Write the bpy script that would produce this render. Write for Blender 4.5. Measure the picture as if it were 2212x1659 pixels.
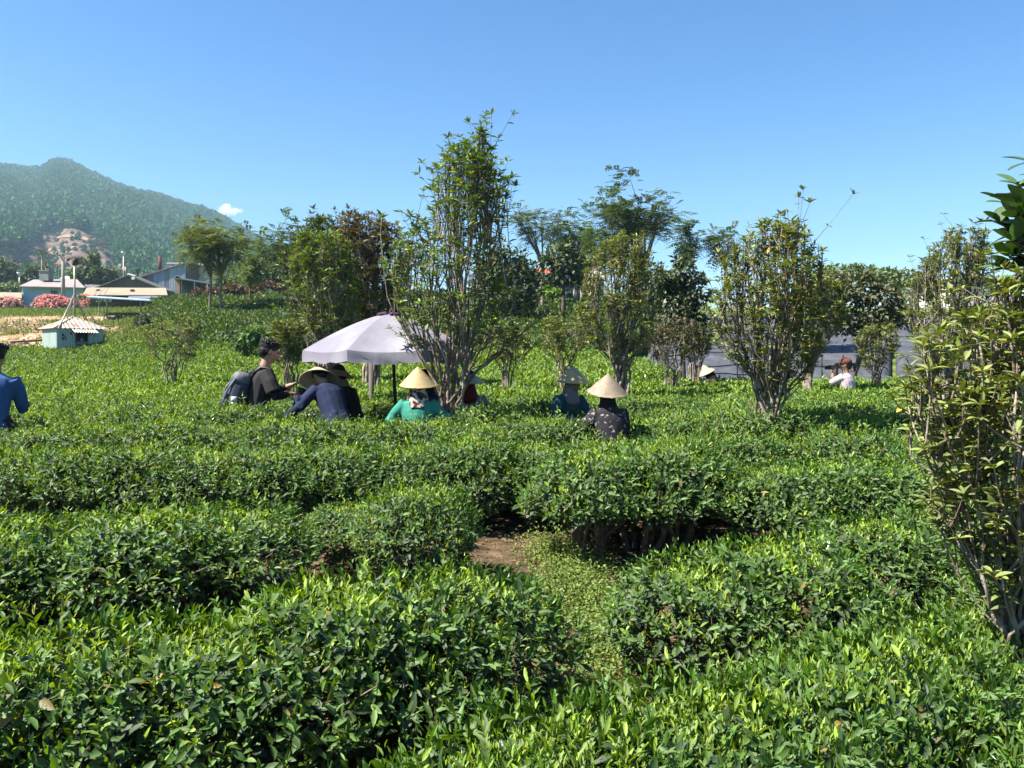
import bpy, math, random
import numpy as np
from mathutils import Vector, Matrix

for o in list(bpy.data.objects):
    bpy.data.objects.remove(o, do_unlink=True)
SC = bpy.context.scene
COL = SC.collection
R = math.radians

# ------------------------------------------------------------------ camera
EYE = 1.75
FOC = 1671.0 / 2212.0            # focal length over frame width
cam_d = bpy.data.cameras.new('camera')
cam = bpy.data.objects.new('camera', cam_d)
COL.objects.link(cam)
cam_d.sensor_fit = 'HORIZONTAL'
cam_d.sensor_width = 36.0
cam_d.lens = 36.0 * FOC
cam_d.shift_y = -59.5 / 2212.0
cam_d.clip_start = 0.05
cam_d.clip_end = 12000.0
cam.location = (0, 0, EYE)
cam.rotation_euler = (R(90), 0, 0)
SC.camera = cam

# ------------------------------------------------------------------ sky, sun, exposure
SUN_EL, SUN_AZ = 53.0, -110.0     # azimuth clockwise from +Y (straight ahead)
W = bpy.data.worlds.new('World')
SC.world = W
W.use_nodes = True
wn = W.node_tree
for n in list(wn.nodes):
    wn.nodes.remove(n)
sky = wn.nodes.new('ShaderNodeTexSky')
sky.sky_type = 'NISHITA'
sky.sun_disc = False
sky.sun_elevation = R(SUN_EL)
sky.sun_rotation = R(SUN_AZ)
sky.altitude = 0
sky.air_density = 1.0
sky.dust_density = 0.05
sky.ozone_density = 3.0
hs = wn.nodes.new('ShaderNodeHueSaturation')
hs.inputs['Hue'].default_value = 0.506
hs.inputs['Saturation'].default_value = 1.36
bg = wn.nodes.new('ShaderNodeBackground')
bg.inputs['Strength'].default_value = 0.056
wo = wn.nodes.new('ShaderNodeOutputWorld')
wn.links.new(sky.outputs[0], hs.inputs['Color'])
wn.links.new(hs.outputs[0], bg.inputs['Color'])
wn.links.new(bg.outputs[0], wo.inputs['Surface'])

sl = bpy.data.lights.new('sun', 'SUN')
sl.energy = 5.0
sl.angle = R(0.53)
sl.color = (1.0, 0.93, 0.82)
sun = bpy.data.objects.new('sun', sl)
COL.objects.link(sun)
sd = Vector((math.sin(R(SUN_AZ)) * math.cos(R(SUN_EL)), math.cos(R(SUN_AZ)) * math.cos(R(SUN_EL)), math.sin(R(SUN_EL))))
sun.rotation_euler = sd.to_track_quat('Z', 'Y').to_euler()
sun.location = (-30, -10, 40)

vs = SC.view_settings
vs.view_transform = 'Standard'
vs.look = 'None'
vs.exposure = 1.75
vs.gamma = 1.0
vs.use_curve_mapping = False
cy = SC.cycles
cy.max_bounces = 6
cy.diffuse_bounces = 2
cy.glossy_bounces = 2
cy.transmission_bounces = 4
cy.volume_bounces = 1
cy.transparent_max_bounces = 8
cy.caustics_reflective = False
cy.caustics_refractive = False
cy.use_denoising = True
cy.sample_clamp_indirect = 4.0

# ------------------------------------------------------------------ helpers
def nrm(a):
    return a / np.maximum(np.linalg.norm(a, axis=-1, keepdims=True), 1e-9)

def at(u, v, d):
    """point of the place seen at frame position (u, v of a 2212 wide picture) at depth d metres"""
    return np.array([(u - 1106.0) / 1671.0 * d, d, EYE + (770.0 - v) / 1671.0 * d])

class Geo:
    def __init__(s):
        s.v, s.t, s.q, s.c, s.n = [], [], [], [], 0
    def add(s, v, t=None, q=None, c=None):
        v = np.asarray(v, float).reshape(-1, 3)
        if t is not None and len(t):
            s.t.append(np.asarray(t, int).reshape(-1, 3) + s.n)
        if q is not None and len(q):
            s.q.append(np.asarray(q, int).reshape(-1, 4) + s.n)
        if c is None:
            c = np.ones((len(v), 3))
        c = np.asarray(c, float)
        if c.ndim == 1:
            c = np.tile(c, (len(v), 1))
        s.v.append(v); s.c.append(c); s.n += len(v)
        return s
    def arrays(s):
        v = np.concatenate(s.v) if s.v else np.zeros((0, 3))
        t = np.concatenate(s.t) if s.t else np.zeros((0, 3), int)
        q = np.concatenate(s.q) if s.q else np.zeros((0, 4), int)
        c = np.concatenate(s.c) if s.c else np.zeros((0, 3))
        return v, t, q, c
    def merge(s, o):
        v, t, q, c = o.arrays()
        return s.add(v, t, q, c)

def mesh_of(name, geo, mat, smooth=False, off=None):
    v, t, q, c = geo.arrays()
    if off is not None:
        v = v - np.asarray(off, float)
    me = bpy.data.meshes.new(name)
    nl = len(t) * 3 + len(q) * 4
    me.vertices.add(len(v)); me.loops.add(nl); me.polygons.add(len(t) + len(q))
    me.vertices.foreach_set('co', v.astype(np.float32).ravel())
    me.loops.foreach_set('vertex_index', np.concatenate([t.ravel(), q.ravel()]).astype(np.int32))
    st = np.concatenate([np.arange(len(t)) * 3, len(t) * 3 + np.arange(len(q)) * 4]).astype(np.int32)
    me.polygons.foreach_set('loop_start', st)
    if smooth:
        me.polygons.foreach_set('use_smooth', np.ones(len(t) + len(q), bool))
    else:
        me.polygons.foreach_set('use_smooth', np.zeros(len(t) + len(q), bool))
    a = me.attributes.new('col', 'FLOAT_COLOR', 'POINT')
    a.data.foreach_set('color', np.concatenate([c, np.ones((len(c), 1))], 1).astype(np.float32).ravel())
    me.update(calc_edges=True)
    me.validate()
    if mat is not None:
        me.materials.append(mat)
    return me

def obj(name, geo, mat, parent=None, smooth=False, kind=None, label=None):
    """one mesh object; geometry is given in world coordinates and stored relative to its parent chain"""
    off = np.zeros(3)
    p = parent
    while p is not None:
        off = off + np.array(p.location)
        p = p.parent
    o = bpy.data.objects.new(name, mesh_of(name, geo, mat, smooth, off))
    COL.objects.link(o)
    if parent is not None:
        o.parent = parent
    if kind:
        o['kind'] = kind
    if label:
        o['label'] = label
    return o

def thing(name, label, cat, loc=(0, 0, 0), group=None):
    o = bpy.data.objects.new(name, None)
    COL.objects.link(o)
    o.empty_display_size = 0.1
    o.location = tuple(float(x) for x in loc)
    o['label'] = label
    o['category'] = cat
    if group:
        o['group'] = group
    return o

def tag(o, label, cat, group=None, kind=None):
    if label: o['label'] = label
    if cat: o['category'] = cat
    if group: o['group'] = group
    if kind: o['kind'] = kind
    return o

# shapes -----------------------------------------------------------
def box(g, c, s, rz=0.0, col=None, tilt=None):
    c = np.asarray(c, float); hx, hy, hz = [x / 2.0 for x in s]
    v = np.array([[x, y, z] for x in (-hx, hx) for y in (-hy, hy) for z in (-hz, hz)])
    if tilt is not None:
        v = v @ np.array(Matrix.Rotation(tilt[0], 3, tilt[1])).T
    if rz:
        v = v @ np.array(Matrix.Rotation(rz, 3, 'Z')).T
    q = [[0, 1, 3, 2], [4, 6, 7, 5], [0, 4, 5, 1], [2, 3, 7, 6], [0, 2, 6, 4], [1, 5, 7, 3]]
    return g.add(v + c, None, q, col)

def obox(g, o, ax, ay, az, col=None):
    """box from a corner and three edge vectors"""
    o, ax, ay, az = [np.asarray(k, float) for k in (o, ax, ay, az)]
    v = np.array([o + i * ax + j * ay + k * az for i in (0, 1) for j in (0, 1) for k in (0, 1)])
    q = [[0, 1, 3, 2], [4, 6, 7, 5], [0, 4, 5, 1], [2, 3, 7, 6], [0, 2, 6, 4], [1, 5, 7, 3]]
    return g.add(v, None, q, col)

def tube(g, pts, rad, n=6, cap=True, col=None, flat=1.0, ref=None):
    pts = np.asarray(pts, float); m = len(pts)
    rad = np.broadcast_to(np.asarray(rad, float), (m,)) if np.ndim(rad) < 2 else np.asarray(rad, float)
    tan = np.gradient(pts, axis=0)
    tan = nrm(tan)
    if ref is None:
        mt = nrm(tan.mean(0))
        ref = np.array([1.0, 0, 0]) if abs(mt[0]) < 0.8 else np.array([0, 1.0, 0])
    ref = np.asarray(ref, float)
    b = nrm(np.cross(tan, ref)); a = nrm(np.cross(b, tan))
    th = np.arange(n) / n * 2 * np.pi
    if rad.ndim == 1:
        ra, rb = rad, rad * flat
    else:
        ra, rb = rad[:, 0], rad[:, 1]
    v = pts[:, None] + a[:, None] * (np.cos(th)[None, :, None] * ra[:, None, None]) + b[:, None] * (np.sin(th)[None, :, None] * rb[:, None, None])
    v = v.reshape(-1, 3)
    i = np.arange(m - 1)[:, None] * n; k = np.arange(n)[None]; k2 = (np.arange(n)[None] + 1) % n
    q = np.stack([i + k, i + k2, i + n + k2, i + n + k], -1).reshape(-1, 4)
    t = None
    if cap:
        v = np.concatenate([v, pts[:1], pts[-1:]])
        k = np.arange(n); k2 = (k + 1) % n
        t = np.concatenate([np.stack([k2, k, np.full(n, m * n)], -1), np.stack([k + (m - 1) * n, k2 + (m - 1) * n, np.full(n, m * n + 1)], -1)])
    return g.add(v, t, q, col)

def ellipsoid(g, c, r, nu=12, nv=8, col=None, rot=None):
    th = np.arange(nu) / nu * 2 * np.pi
    ph = (np.arange(1, nv) / nv) * np.pi
    v = np.stack([np.sin(ph)[:, None] * np.cos(th)[None], np.sin(ph)[:, None] * np.sin(th)[None], np.repeat(np.cos(ph)[:, None], nu, 1)], -1).reshape(-1, 3)
    v = np.concatenate([v, [[0, 0, 1]], [[0, 0, -1]]]) * np.asarray(r, float)
    if rot is not None:
        v = v @ np.array(rot).T
    m = nv - 1
    i = np.arange(m - 1)[:, None] * nu; k = np.arange(nu)[None]; k2 = (k + 1) % nu
    q = np.stack([i + k, i + nu + k, i + nu + k2, i + k2], -1).reshape(-1, 4)
    k = np.arange(nu); k2 = (k + 1) % nu
    t = np.concatenate([np.stack([k, k2, np.full(nu, m * nu)], -1), np.stack([k2 + (m - 1) * nu, k + (m - 1) * nu, np.full(nu, m * nu + 1)], -1)])
    return g.add(v + np.asarray(c, float), t, q, col)

def grid(g, V, col=None, flip=False):
    """V: (a,b,3) array of points"""
    a, b = V.shape[:2]
    i = np.arange(a - 1)[:, None] * b; k = np.arange(b - 1)[None]
    q = np.stack([i + k, i + k + 1, i + b + k + 1, i + b + k], -1).reshape(-1, 4)
    if flip:
        q = q[:, ::-1]
    c = col if col is None or np.ndim(col) == 1 else np.asarray(col).reshape(-1, 3)
    return g.add(V.reshape(-1, 3), None, q, c)

def prism(g, poly, d, col=None):
    """extrude a planar polygon (n,3) by vector d"""
    p = np.asarray(poly, float); n = len(p); d = np.asarray(d, float)
    v = np.concatenate([p, p + d])
    k = np.arange(n); k2 = (k + 1) % n
    q = np.stack([k, k2, k2 + n, k + n], -1)
    t = [[0, i + 1, i] for i in range(1, n - 1)] + [[n, n + i, n + i + 1] for i in range(1, n - 1)]
    return g.add(v, t, q, col)

# value noise --------------------------------------------------------
_rs = np.random.RandomState(5)
_NT = _rs.rand(64, 64)
def noise2(x, y):
    x = np.asarray(x, float); y = np.asarray(y, float)
    xi = np.floor(x).astype(int); yi = np.floor(y).astype(int)
    fx = x - xi; fy = y - yi
    fx = fx * fx * (3 - 2 * fx); fy = fy * fy * (3 - 2 * fy)
    a = _NT[xi % 64, yi % 64]; b = _NT[(xi + 1) % 64, yi % 64]
    c = _NT[xi % 64, (yi + 1) % 64]; d = _NT[(xi + 1) % 64, (yi + 1) % 64]
    return (a * (1 - fx) + b * fx) * (1 - fy) + (c * (1 - fx) + d * fx) * fy
def fbm(x, y, o=4):
    s = 0; a = 0.5
    for i in range(o):
        s = s + a * noise2(x * 2 ** i + 17.3 * i, y * 2 ** i + 9.1 * i); a *= 0.5
    return s

# materials ----------------------------------------------------------
def _base(name):
    m = bpy.data.materials.new(name); m.use_nodes = True
    nt = m.node_tree
    for n in list(nt.nodes): nt.nodes.remove(n)
    out = nt.nodes.new('ShaderNodeOutputMaterial')
    return m, nt, out

def leaf_mat(name, rough=0.35, trans=0.3, spec=0.5, tint=(1.15, 1.25, 0.5), vary=0.25, sheen=0.0):
    m, nt, out = _base(name)
    at_ = nt.nodes.new('ShaderNodeAttribute'); at_.attribute_name = 'col'
    geo = nt.nodes.new('ShaderNodeNewGeometry')
    tc = nt.nodes.new('ShaderNodeTexCoord')
    no = nt.nodes.new('ShaderNodeTexNoise'); no.inputs['Scale'].default_value = 14.0; no.inputs['Detail'].default_value = 3
    nt.links.new(tc.outputs['Object'], no.inputs['Vector'])
    mp = nt.nodes.new('ShaderNodeMapRange')
    mp.inputs['From Min'].default_value = 0.3; mp.inputs['From Max'].default_value = 0.7
    mp.inputs['To Min'].default_value = 1 - vary; mp.inputs['To Max'].default_value = 1 + vary
    nt.links.new(no.outputs['Fac'], mp.inputs['Value'])
    mul = nt.nodes.new('ShaderNodeVectorMath'); mul.operation = 'SCALE'
    nt.links.new(at_.outputs['Color'], mul.inputs[0]); nt.links.new(mp.outputs[0], mul.inputs['Scale'])
    # underside of a leaf is paler and duller
    under = nt.nodes.new('ShaderNodeMixRGB'); under.blend_type = 'MIX'
    und = nt.nodes.new('ShaderNodeVectorMath'); und.operation = 'MULTIPLY_ADD'
    und.inputs[1].default_value = (1.25, 1.2, 1.4); und.inputs[2].default_value = (0.015, 0.015, 0.012)
    nt.links.new(mul.outputs[0], und.inputs[0])
    nt.links.new(geo.outputs['Backfacing'], under.inputs['Fac'])
    nt.links.new(mul.outputs[0], under.inputs[1]); nt.links.new(und.outputs[0], under.inputs[2])
    p = nt.nodes.new('ShaderNodeBsdfPrincipled')
    nt.links.new(under.outputs[0], p.inputs['Base Color'])
    ra = nt.nodes.new('ShaderNodeMapRange')
    ra.inputs['To Min'].default_value = rough; ra.inputs['To Max'].default_value = min(1, rough + 0.3)
    nt.links.new(geo.outputs['Backfacing'], ra.inputs['Value'])
    nt.links.new(ra.outputs[0], p.inputs['Roughness'])
    p.inputs['Specular IOR Level'].default_value = spec
    tr = nt.nodes.new('ShaderNodeBsdfTranslucent')
    tm = nt.nodes.new('ShaderNodeVectorMath'); tm.operation = 'MULTIPLY'; tm.inputs[1].default_value = tint
    nt.links.new(mul.outputs[0], tm.inputs[0]); nt.links.new(tm.outputs[0], tr.inputs['Color'])
    mx = nt.nodes.new('ShaderNodeMixShader'); mx.inputs[0].default_value = trans
    nt.links.new(p.outputs[0], mx.inputs[1]); nt.links.new(tr.outputs[0], mx.inputs[2])
    nt.links.new(mx.outputs[0], out.inputs['Surface'])
    return m

ALB = 0.80      # paint, cloth and bark reflect a little less than their nominal colour
def surf_mat(name, c1, c2=None, scale=6.0, rough=0.8, spec=0.3, bump=0.0, bscale=None, metal=0.0, attr=False, stretch=(1, 1, 1), detail=5, c3=None, s3=1.5, lo3=0.5, hi3=0.65, trans=0.0):
    """two colours mixed by noise, optional third colour in patches (wear, rust, stains), fine bump"""
    m, nt, out = _base(name)
    tc = nt.nodes.new('ShaderNodeTexCoord')
    mp = nt.nodes.new('ShaderNodeMapping'); mp.inputs['Scale'].default_value = stretch
    nt.links.new(tc.outputs['Object'], mp.inputs['Vector'])
    no = nt.nodes.new('ShaderNodeTexNoise'); no.inputs['Scale'].default_value = scale; no.inputs['Detail'].default_value = detail
    nt.links.new(mp.outputs[0], no.inputs['Vector'])
    cr = nt.nodes.new('ShaderNodeValToRGB')
    cr.color_ramp.elements[0].position = 0.35; cr.color_ramp.elements[1].position = 0.65
    if c2 is None: c2 = tuple(x * 0.75 for x in c1)
    c1, c2 = tuple(x * ALB for x in c1), tuple(x * ALB for x in c2)
    if c3 is not None: c3 = tuple(x * ALB for x in c3)
    cr.color_ramp.elements[0].color = (*c2, 1); cr.color_ramp.elements[1].color = (*c1, 1)
    nt.links.new(no.outputs['Fac'], cr.inputs['Fac'])
    colr = cr.outputs[0]
    if c3 is not None:
        n3 = nt.nodes.new('ShaderNodeTexNoise'); n3.inputs['Scale'].default_value = s3; n3.inputs['Detail'].default_value = 6
        nt.links.new(mp.outputs[0], n3.inputs['Vector'])
        m3 = nt.nodes.new('ShaderNodeMapRange'); m3.inputs['From Min'].default_value = lo3; m3.inputs['From Max'].default_value = hi3
        nt.links.new(n3.outputs['Fac'], m3.inputs['Value'])
        x3 = nt.nodes.new('ShaderNodeMixRGB'); x3.inputs[2].default_value = (*c3, 1)
        nt.links.new(m3.outputs[0], x3.inputs[0]); nt.links.new(colr, x3.inputs[1]); colr = x3.outputs[0]
    if attr:
        a = nt.nodes.new('ShaderNodeAttribute'); a.attribute_name = 'col'
        mm = nt.nodes.new('ShaderNodeMixRGB'); mm.blend_type = 'MULTIPLY'; mm.inputs[0].default_value = 1.0
        nt.links.new(colr, mm.inputs[1]); nt.links.new(a.outputs['Color'], mm.inputs[2]); colr = mm.outputs[0]
    p = nt.nodes.new('ShaderNodeBsdfPrincipled')
    nt.links.new(colr, p.inputs['Base Color'])
    p.inputs['Roughness'].default_value = rough
    p.inputs['Specular IOR Level'].default_value = spec
    p.inputs['Metallic'].default_value = metal
    if bump:
        nb = nt.nodes.new('ShaderNodeTexNoise'); nb.inputs['Scale'].default_value = bscale or scale * 4; nb.inputs['Detail'].default_value = 6
        nt.links.new(mp.outputs[0], nb.inputs['Vector'])
        bp = nt.nodes.new('ShaderNodeBump'); bp.inputs['Strength'].default_value = bump; bp.inputs['Distance'].default_value = 0.02
        nt.links.new(nb.outputs['Fac'], bp.inputs['Height']); nt.links.new(bp.outputs[0], p.inputs['Normal'])
    if trans:
        tr = nt.nodes.new('ShaderNodeBsdfTranslucent'); nt.links.new(colr, tr.inputs['Color'])
        mx = nt.nodes.new('ShaderNodeMixShader'); mx.inputs[0].default_value = trans
        nt.links.new(p.outputs[0], mx.inputs[1]); nt.links.new(tr.outputs[0], mx.inputs[2])
        nt.links.new(mx.outputs[0], out.inputs['Surface'])
    else:
        nt.links.new(p.outputs[0], out.inputs['Surface'])
    return m

# leaf templates ------------------------------------------------------
def _tpl(stations, widths, fold, droop):
    v = [(0, 0, 0)]
    for s, w in zip(stations, widths):
        z = -droop * s * s
        v += [(s, w, z + fold * w), (s, 0, z), (s, -w, z + fold * w)]
    v.append((1, 0, -droop))
    n = len(stations)
    t = [(0, 2, 1), (0, 3, 2)]; q = []
    for i in range(n - 1):
        a = 1 + 3 * i
        q += [(a, a + 1, a + 4, a + 3), (a + 1, a + 2, a + 5, a + 4)]
    a = 1 + 3 * (n - 1); e = len(v) - 1
    t += [(a, a + 1, e), (a + 1, a + 2, e)]
    return np.array(v, float), np.array(t), np.array(q) if q else np.zeros((0, 4), int)

TPL_HI = _tpl([0.2, 0.5, 0.8], [0.34, 0.5, 0.3], 0.22, 0.22)
TPL_HI2 = _tpl([0.18, 0.42, 0.68, 0.88], [0.32, 0.5, 0.42, 0.2], 0.25, 0.3)
TPL_MID = _tpl([0.45], [0.5], 0.25, 0.15)
TPL_LO = (np.array([(0, 0, 0), (0.45, 0.5, 0.1), (0.45, -0.5, 0.1), (1, 0, -0.05)], float), np.array([(0, 3, 1), (0, 2, 3)]), np.zeros((0, 4), int))

def leaves(g, P, D, N, L, Wd, C, tpl):
    tv, tt, tq = tpl
    n = len(P)
    if n == 0: return
    D = nrm(D); S = nrm(np.cross(D, N)); N2 = np.cross(S, D)
    L = np.asarray(L, float).reshape(n, 1, 1); Wd = np.asarray(Wd, float).reshape(n, 1, 1)
    V = P[:, None] + L * tv[None, :, :1] * D[:, None] + Wd * tv[None, :, 1:2] * S[:, None]
    V = V + (L * 0.6 + Wd * 0.4) * tv[None, :, 2:3] * N2[:, None]
    k = len(tv)
    off = (np.arange(n) * k)[:, None, None]
    t = (tt[None] + off).reshape(-1, 3)
    q = (tq[None] + off).reshape(-1, 4) if len(tq) else None
    g.add(V.reshape(-1, 3), t, q, np.repeat(C, k, axis=0))

def rnd_dirs(rs, n):
    return nrm(rs.normal(size=(n, 3)))
# ------------------------------------------------------------------ terrain
UC = np.array([-900, 0, 150, 300, 450, 600, 800, 1106, 1250, 1400, 1550, 1750, 1950, 2212, 3000], float)
DK = np.array([0, 3, 4.2, 5.4, 6.5, 7.6, 9, 12, 16, 20, 26, 32, 38, 45, 60, 75, 100, 130, 200, 400, 1600], float)
_near = [.12, .12, .15, .28, .33, .38, .41]
_left = _near + [.43, .50, .60, .80, 1.00, 1.65, 3.0, 4.6, 6.2, 8.0, 9.6, 14, 30, 30]
_l300 = _near + [.43, .50, .60, .85, 1.2, 2.1, 3.1, 4.8, 6.3, 8.1, 10, 14, 30, 30]
_hill = _near + [.43, .50, .66, 1.2, 2.1, 2.9, 3.9, 5.6, 6.9, 8.8, 10.5, 14, 26, 26]
_cent = _near + [.44, .52, .80, 1.4, 2.1, 2.8, 3.9, 5.8, 7.6, 9.0, 10, 13, 22, 22]
_nets = _near + [.44, .50, 1.05, 1.95, 2.7, 3.4, 4.1, 5.4, 6.4, 7.6, 8.6, 11, 18, 18]
GT = np.array([_left, _left, _left, _l300, _hill, _hill, _hill, _cent, _cent, _nets, _nets, _nets, _nets, _nets, _nets])

def _uv_d(x, y):
    x = np.asarray(x, float); y = np.asarray(y, float)
    r = np.hypot(x, y); th = np.arctan2(x, y)
    th = np.clip(th, -0.86, 0.86)
    return 1106 + 1671 * np.tan(th), r * np.cos(th)

def ground_z(x, y):
    u, d = _uv_d(x, y)
    j = np.clip(np.searchsorted(UC, u) - 1, 0, len(UC) - 2)
    f = np.clip((u - UC[j]) / (UC[j + 1] - UC[j]), 0, 1)
    i = np.clip(np.searchsorted(DK, d) - 1, 0, len(DK) - 2)
    e = np.clip((d - DK[i]) / (DK[i + 1] - DK[i]), 0, 1)
    z = (GT[j, i] * (1 - e) + GT[j, i + 1] * e) * (1 - f) + (GT[j + 1, i] * (1 - e) + GT[j + 1, i + 1] * e) * f
    return z

def bush_h(y):
    return np.interp(y, [0, 4.2, 5.4, 6.5, 7.6, 8.4, 10, 12, 16, 40], [.68, .70, .73, .80, .87, .91, .86, .80, .82, .86])

def gp(u, d):
    """ground point at frame column u and depth d"""
    x = (u - 1106) / 1671 * d
    return np.array([x, d, float(ground_z(x, d))])

thv = np.concatenate([np.linspace(-math.pi, -0.9, 24), np.linspace(-0.87, 0.87, 150), np.linspace(0.9, math.pi, 24)])
rv = np.concatenate([[0.02], np.geomspace(0.4, 1500, 190)])
RR, TT = np.meshgrid(rv, thv, indexing='ij')
X, Y = RR * np.sin(TT), RR * np.cos(TT)
Z = ground_z(X, Y)
Z = Z + (fbm(X * 2.2, Y * 2.2) - 0.47) * 0.10 * np.clip(RR, 0, 1) + (fbm(X * 0.25 + 7, Y * 0.25) - 0.47) * np.clip((RR - 25) / 30, 0, 1) * 0.9
U_, D_ = _uv_d(X, Y)
# ground cover kind per vertex, as colour: red = bare tilled soil, green = grass
dirt = np.clip((D_ - 36) / 3, 0, 1) * np.clip((66 - D_) / 4, 0, 1) * np.clip((300 - U_) / 40, 0, 1)
dirt = dirt * np.clip(0.5 + (fbm(X * 0.3, Y * 0.3) - 0.43) * 6 + np.clip((200 - U_) / 80, -1, 1), 0, 1)
grass = np.clip((D_ - 14) / 10, 0, 1)
cc = np.stack([dirt, grass, np.zeros_like(dirt)], -1)
def soil_material():
    m, nt, out = _base('soil_and_grass')
    a = nt.nodes.new('ShaderNodeAttribute'); a.attribute_name = 'col'
    sp = nt.nodes.new('ShaderNodeSeparateColor'); nt.links.new(a.outputs['Color'], sp.inputs[0])
    tc = nt.nodes.new('ShaderNodeTexCoord')
    def nz(s, d=6):
        n = nt.nodes.new('ShaderNodeTexNoise'); n.inputs['Scale'].default_value = s; n.inputs['Detail'].default_value = d
        nt.links.new(tc.outputs['Object'], n.inputs['Vector']); return n
    def ramp(n, cols):
        c = nt.nodes.new('ShaderNodeValToRGB')
        while len(c.color_ramp.elements) < len(cols): c.color_ramp.elements.new(0.5)
        for e, (p, k) in zip(c.color_ramp.elements, cols): e.position = p; e.color = (*k, 1)
        nt.links.new(n.outputs['Fac'], c.inputs['Fac']); return c.outputs[0]
    soil = ramp(nz(9), [(0.3, (.030, .020, .013)), (0.5, (.075, .050, .030)), (0.7, (.15, .105, .065))])
    till = ramp(nz(2.2, 9), [(0.34, (.12, .075, .045)), (0.5, (.26, .165, .10)), (0.62, (.42, .30, .18))])
    gras = ramp(nz(1.4, 9), [(0.32, (.03, .06, .015)), (0.5, (.085, .13, .03)), (0.68, (.20, .20, .06))])
    x1 = nt.nodes.new('ShaderNodeMixRGB'); nt.links.new(sp.outputs['Green'], x1.inputs[0]); nt.links.new(soil, x1.inputs[1]); nt.links.new(gras, x1.inputs[2])
    x2 = nt.nodes.new('ShaderNodeMixRGB'); nt.links.new(sp.outputs['Red'], x2.inputs[0]); nt.links.new(x1.outputs[0], x2.inputs[1]); nt.links.new(till, x2.inputs[2])
    p = nt.nodes.new('ShaderNodeBsdfPrincipled'); p.inputs['Roughness'].default_value = 0.95; p.inputs['Specular IOR Level'].default_value = 0.15
    nt.links.new(x2.outputs[0], p.inputs['Base Color'])
    b = nt.nodes.new('ShaderNodeBump'); b.inputs['Strength'].default_value = 0.8; b.inputs['Distance'].default_value = 0.06
    nt.links.new(nz(7, 8).outputs['Fac'], b.inputs['Height']); nt.links.new(b.outputs[0], p.inputs['Normal'])
    nt.links.new(p.outputs[0], out.inputs['Surface'])
    return m
g = Geo()
grid(g, np.stack([X, Y, Z], -1), cc, flip=True)
obj('ground', g, soil_material(), smooth=True, kind='structure')

# ------------------------------------------------------------------ far hill with its forest
RS = np.random.RandomState(11)
RIDGE = np.array([(-2600, 640), (-1500, 560), (-800, 430), (-400, 395), (-200, 372), (0, 364), (25, 366), (40, 370), (60, 372), (92, 374), (108, 362), (125, 358), (145, 360), (170, 372), (205, 388), (250, 408), (300, 427), (350, 440), (400, 453), (440, 466), (480, 480), (515, 496), (545, 515), (600, 545), (680, 590), (800, 640), (1100, 690)], float)
hu = np.concatenate([np.linspace(-2600, -150, 50), np.linspace(-120, 1100, 150)])
ht = np.linspace(0, 1.35, 70)
HU, HT = np.meshgrid(hu, ht, indexing='ij')
rv_ = np.interp(HU, RIDGE[:, 0], RIDGE[:, 1])
def hill_pt(u, t):
    """point of the hill: t=0 foot, t=1 ridge, beyond 1 the far side"""
    rdg = np.interp(u, RIDGE[:, 0], RIDGE[:, 1])
    d = 240 + 710 * t + 60 * (fbm(u / 260.0 + 3, t * 1.3) - 0.45) * np.clip(t * 3, 0, 1)
    zr = EYE + (770 - rdg) / 1671 * 950
    prof = np.where(t <= 1, 0.03 + 0.97 * np.clip(t, 0, 1) ** 1.0, 1 - (t - 1) * 1.6)
    z = zr * prof + 4 * np.clip(1 - t, 0, 1) + (fbm(u / 90.0, t * 5) - 0.47) * 26 * np.clip(t * 4, 0, 1) * np.clip((1 - t) * 6, 0, 1)
    return np.stack([(u - 1106) / 1671 * d, d, z], -1)
HV = hill_pt(HU, HT)
def frame_of(P):
    return 1106 + 1671 * P[..., 0] / P[..., 1], 770 - 1671 * (P[..., 2] - EYE) / P[..., 1]
CLEAR = [(-80, 560), (60, 535), (75, 512), (100, 497), (150, 492), (190, 497), (220, 510), (232, 532), (250, 548), (262, 570), (300, 590), (335, 606), (300, 625), (100, 620), (-80, 620)]
def in_poly(u, v, poly):
    ins = np.zeros(u.shape, bool); n = len(poly)
    for i in range(n):
        x1, y1 = poly[i]; x2, y2 = poly[(i + 1) % n]
        c = ((y1 > v) != (y2 > v))
        xx = (x2 - x1) * (v - y1) / ((y2 - y1) if y2 != y1 else 1e-9) + x1
        ins ^= c & (u < xx)
    return ins
def hill_material():
    m, nt, out = _base('hill_soil')
    a = nt.nodes.new('ShaderNodeAttribute'); a.attribute_name = 'col'
    tc = nt.nodes.new('ShaderNodeTexCoord')
    n = nt.nodes.new('ShaderNodeTexNoise'); n.inputs['Scale'].default_value = 0.09; n.inputs['Detail'].default_value = 9
    nt.links.new(tc.outputs['Object'], n.inputs['Vector'])
    c = nt.nodes.new('ShaderNodeValToRGB')
    c.color_ramp.elements[0].position = 0.36; c.color_ramp.elements[1].position = 0.62
    c.color_ramp.elements[0].color = (.55, .55, .55, 1); c.color_ramp.elements[1].color = (1.25, 1.2, 1.15, 1)
    nt.links.new(n.outputs['Fac'], c.inputs['Fac'])
    mm = nt.nodes.new('ShaderNodeMixRGB'); mm.blend_type = 'MULTIPLY'; mm.inputs[0].default_value = 1
    nt.links.new(a.outputs['Color'], mm.inputs[1]); nt.links.new(c.outputs[0], mm.inputs[2])
    p = nt.nodes.new('ShaderNodeBsdfDiffuse'); nt.links.new(mm.outputs[0], p.inputs['Color'])
    nt.links.new(p.outputs[0], out.inputs['Surface'])
    return m
g = Geo()
fu, fv = frame_of(HV)
hc = np.tile(np.array([.05, .075, .03]), HV.shape[:2] + (1,))
cm = in_poly(fu, fv, CLEAR) & (HT < 1)
hc[cm] = (.125, .095, .080)
grid(g, HV, hc)
hill = obj('hill', g, hill_material(), smooth=True, kind='structure')
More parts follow.
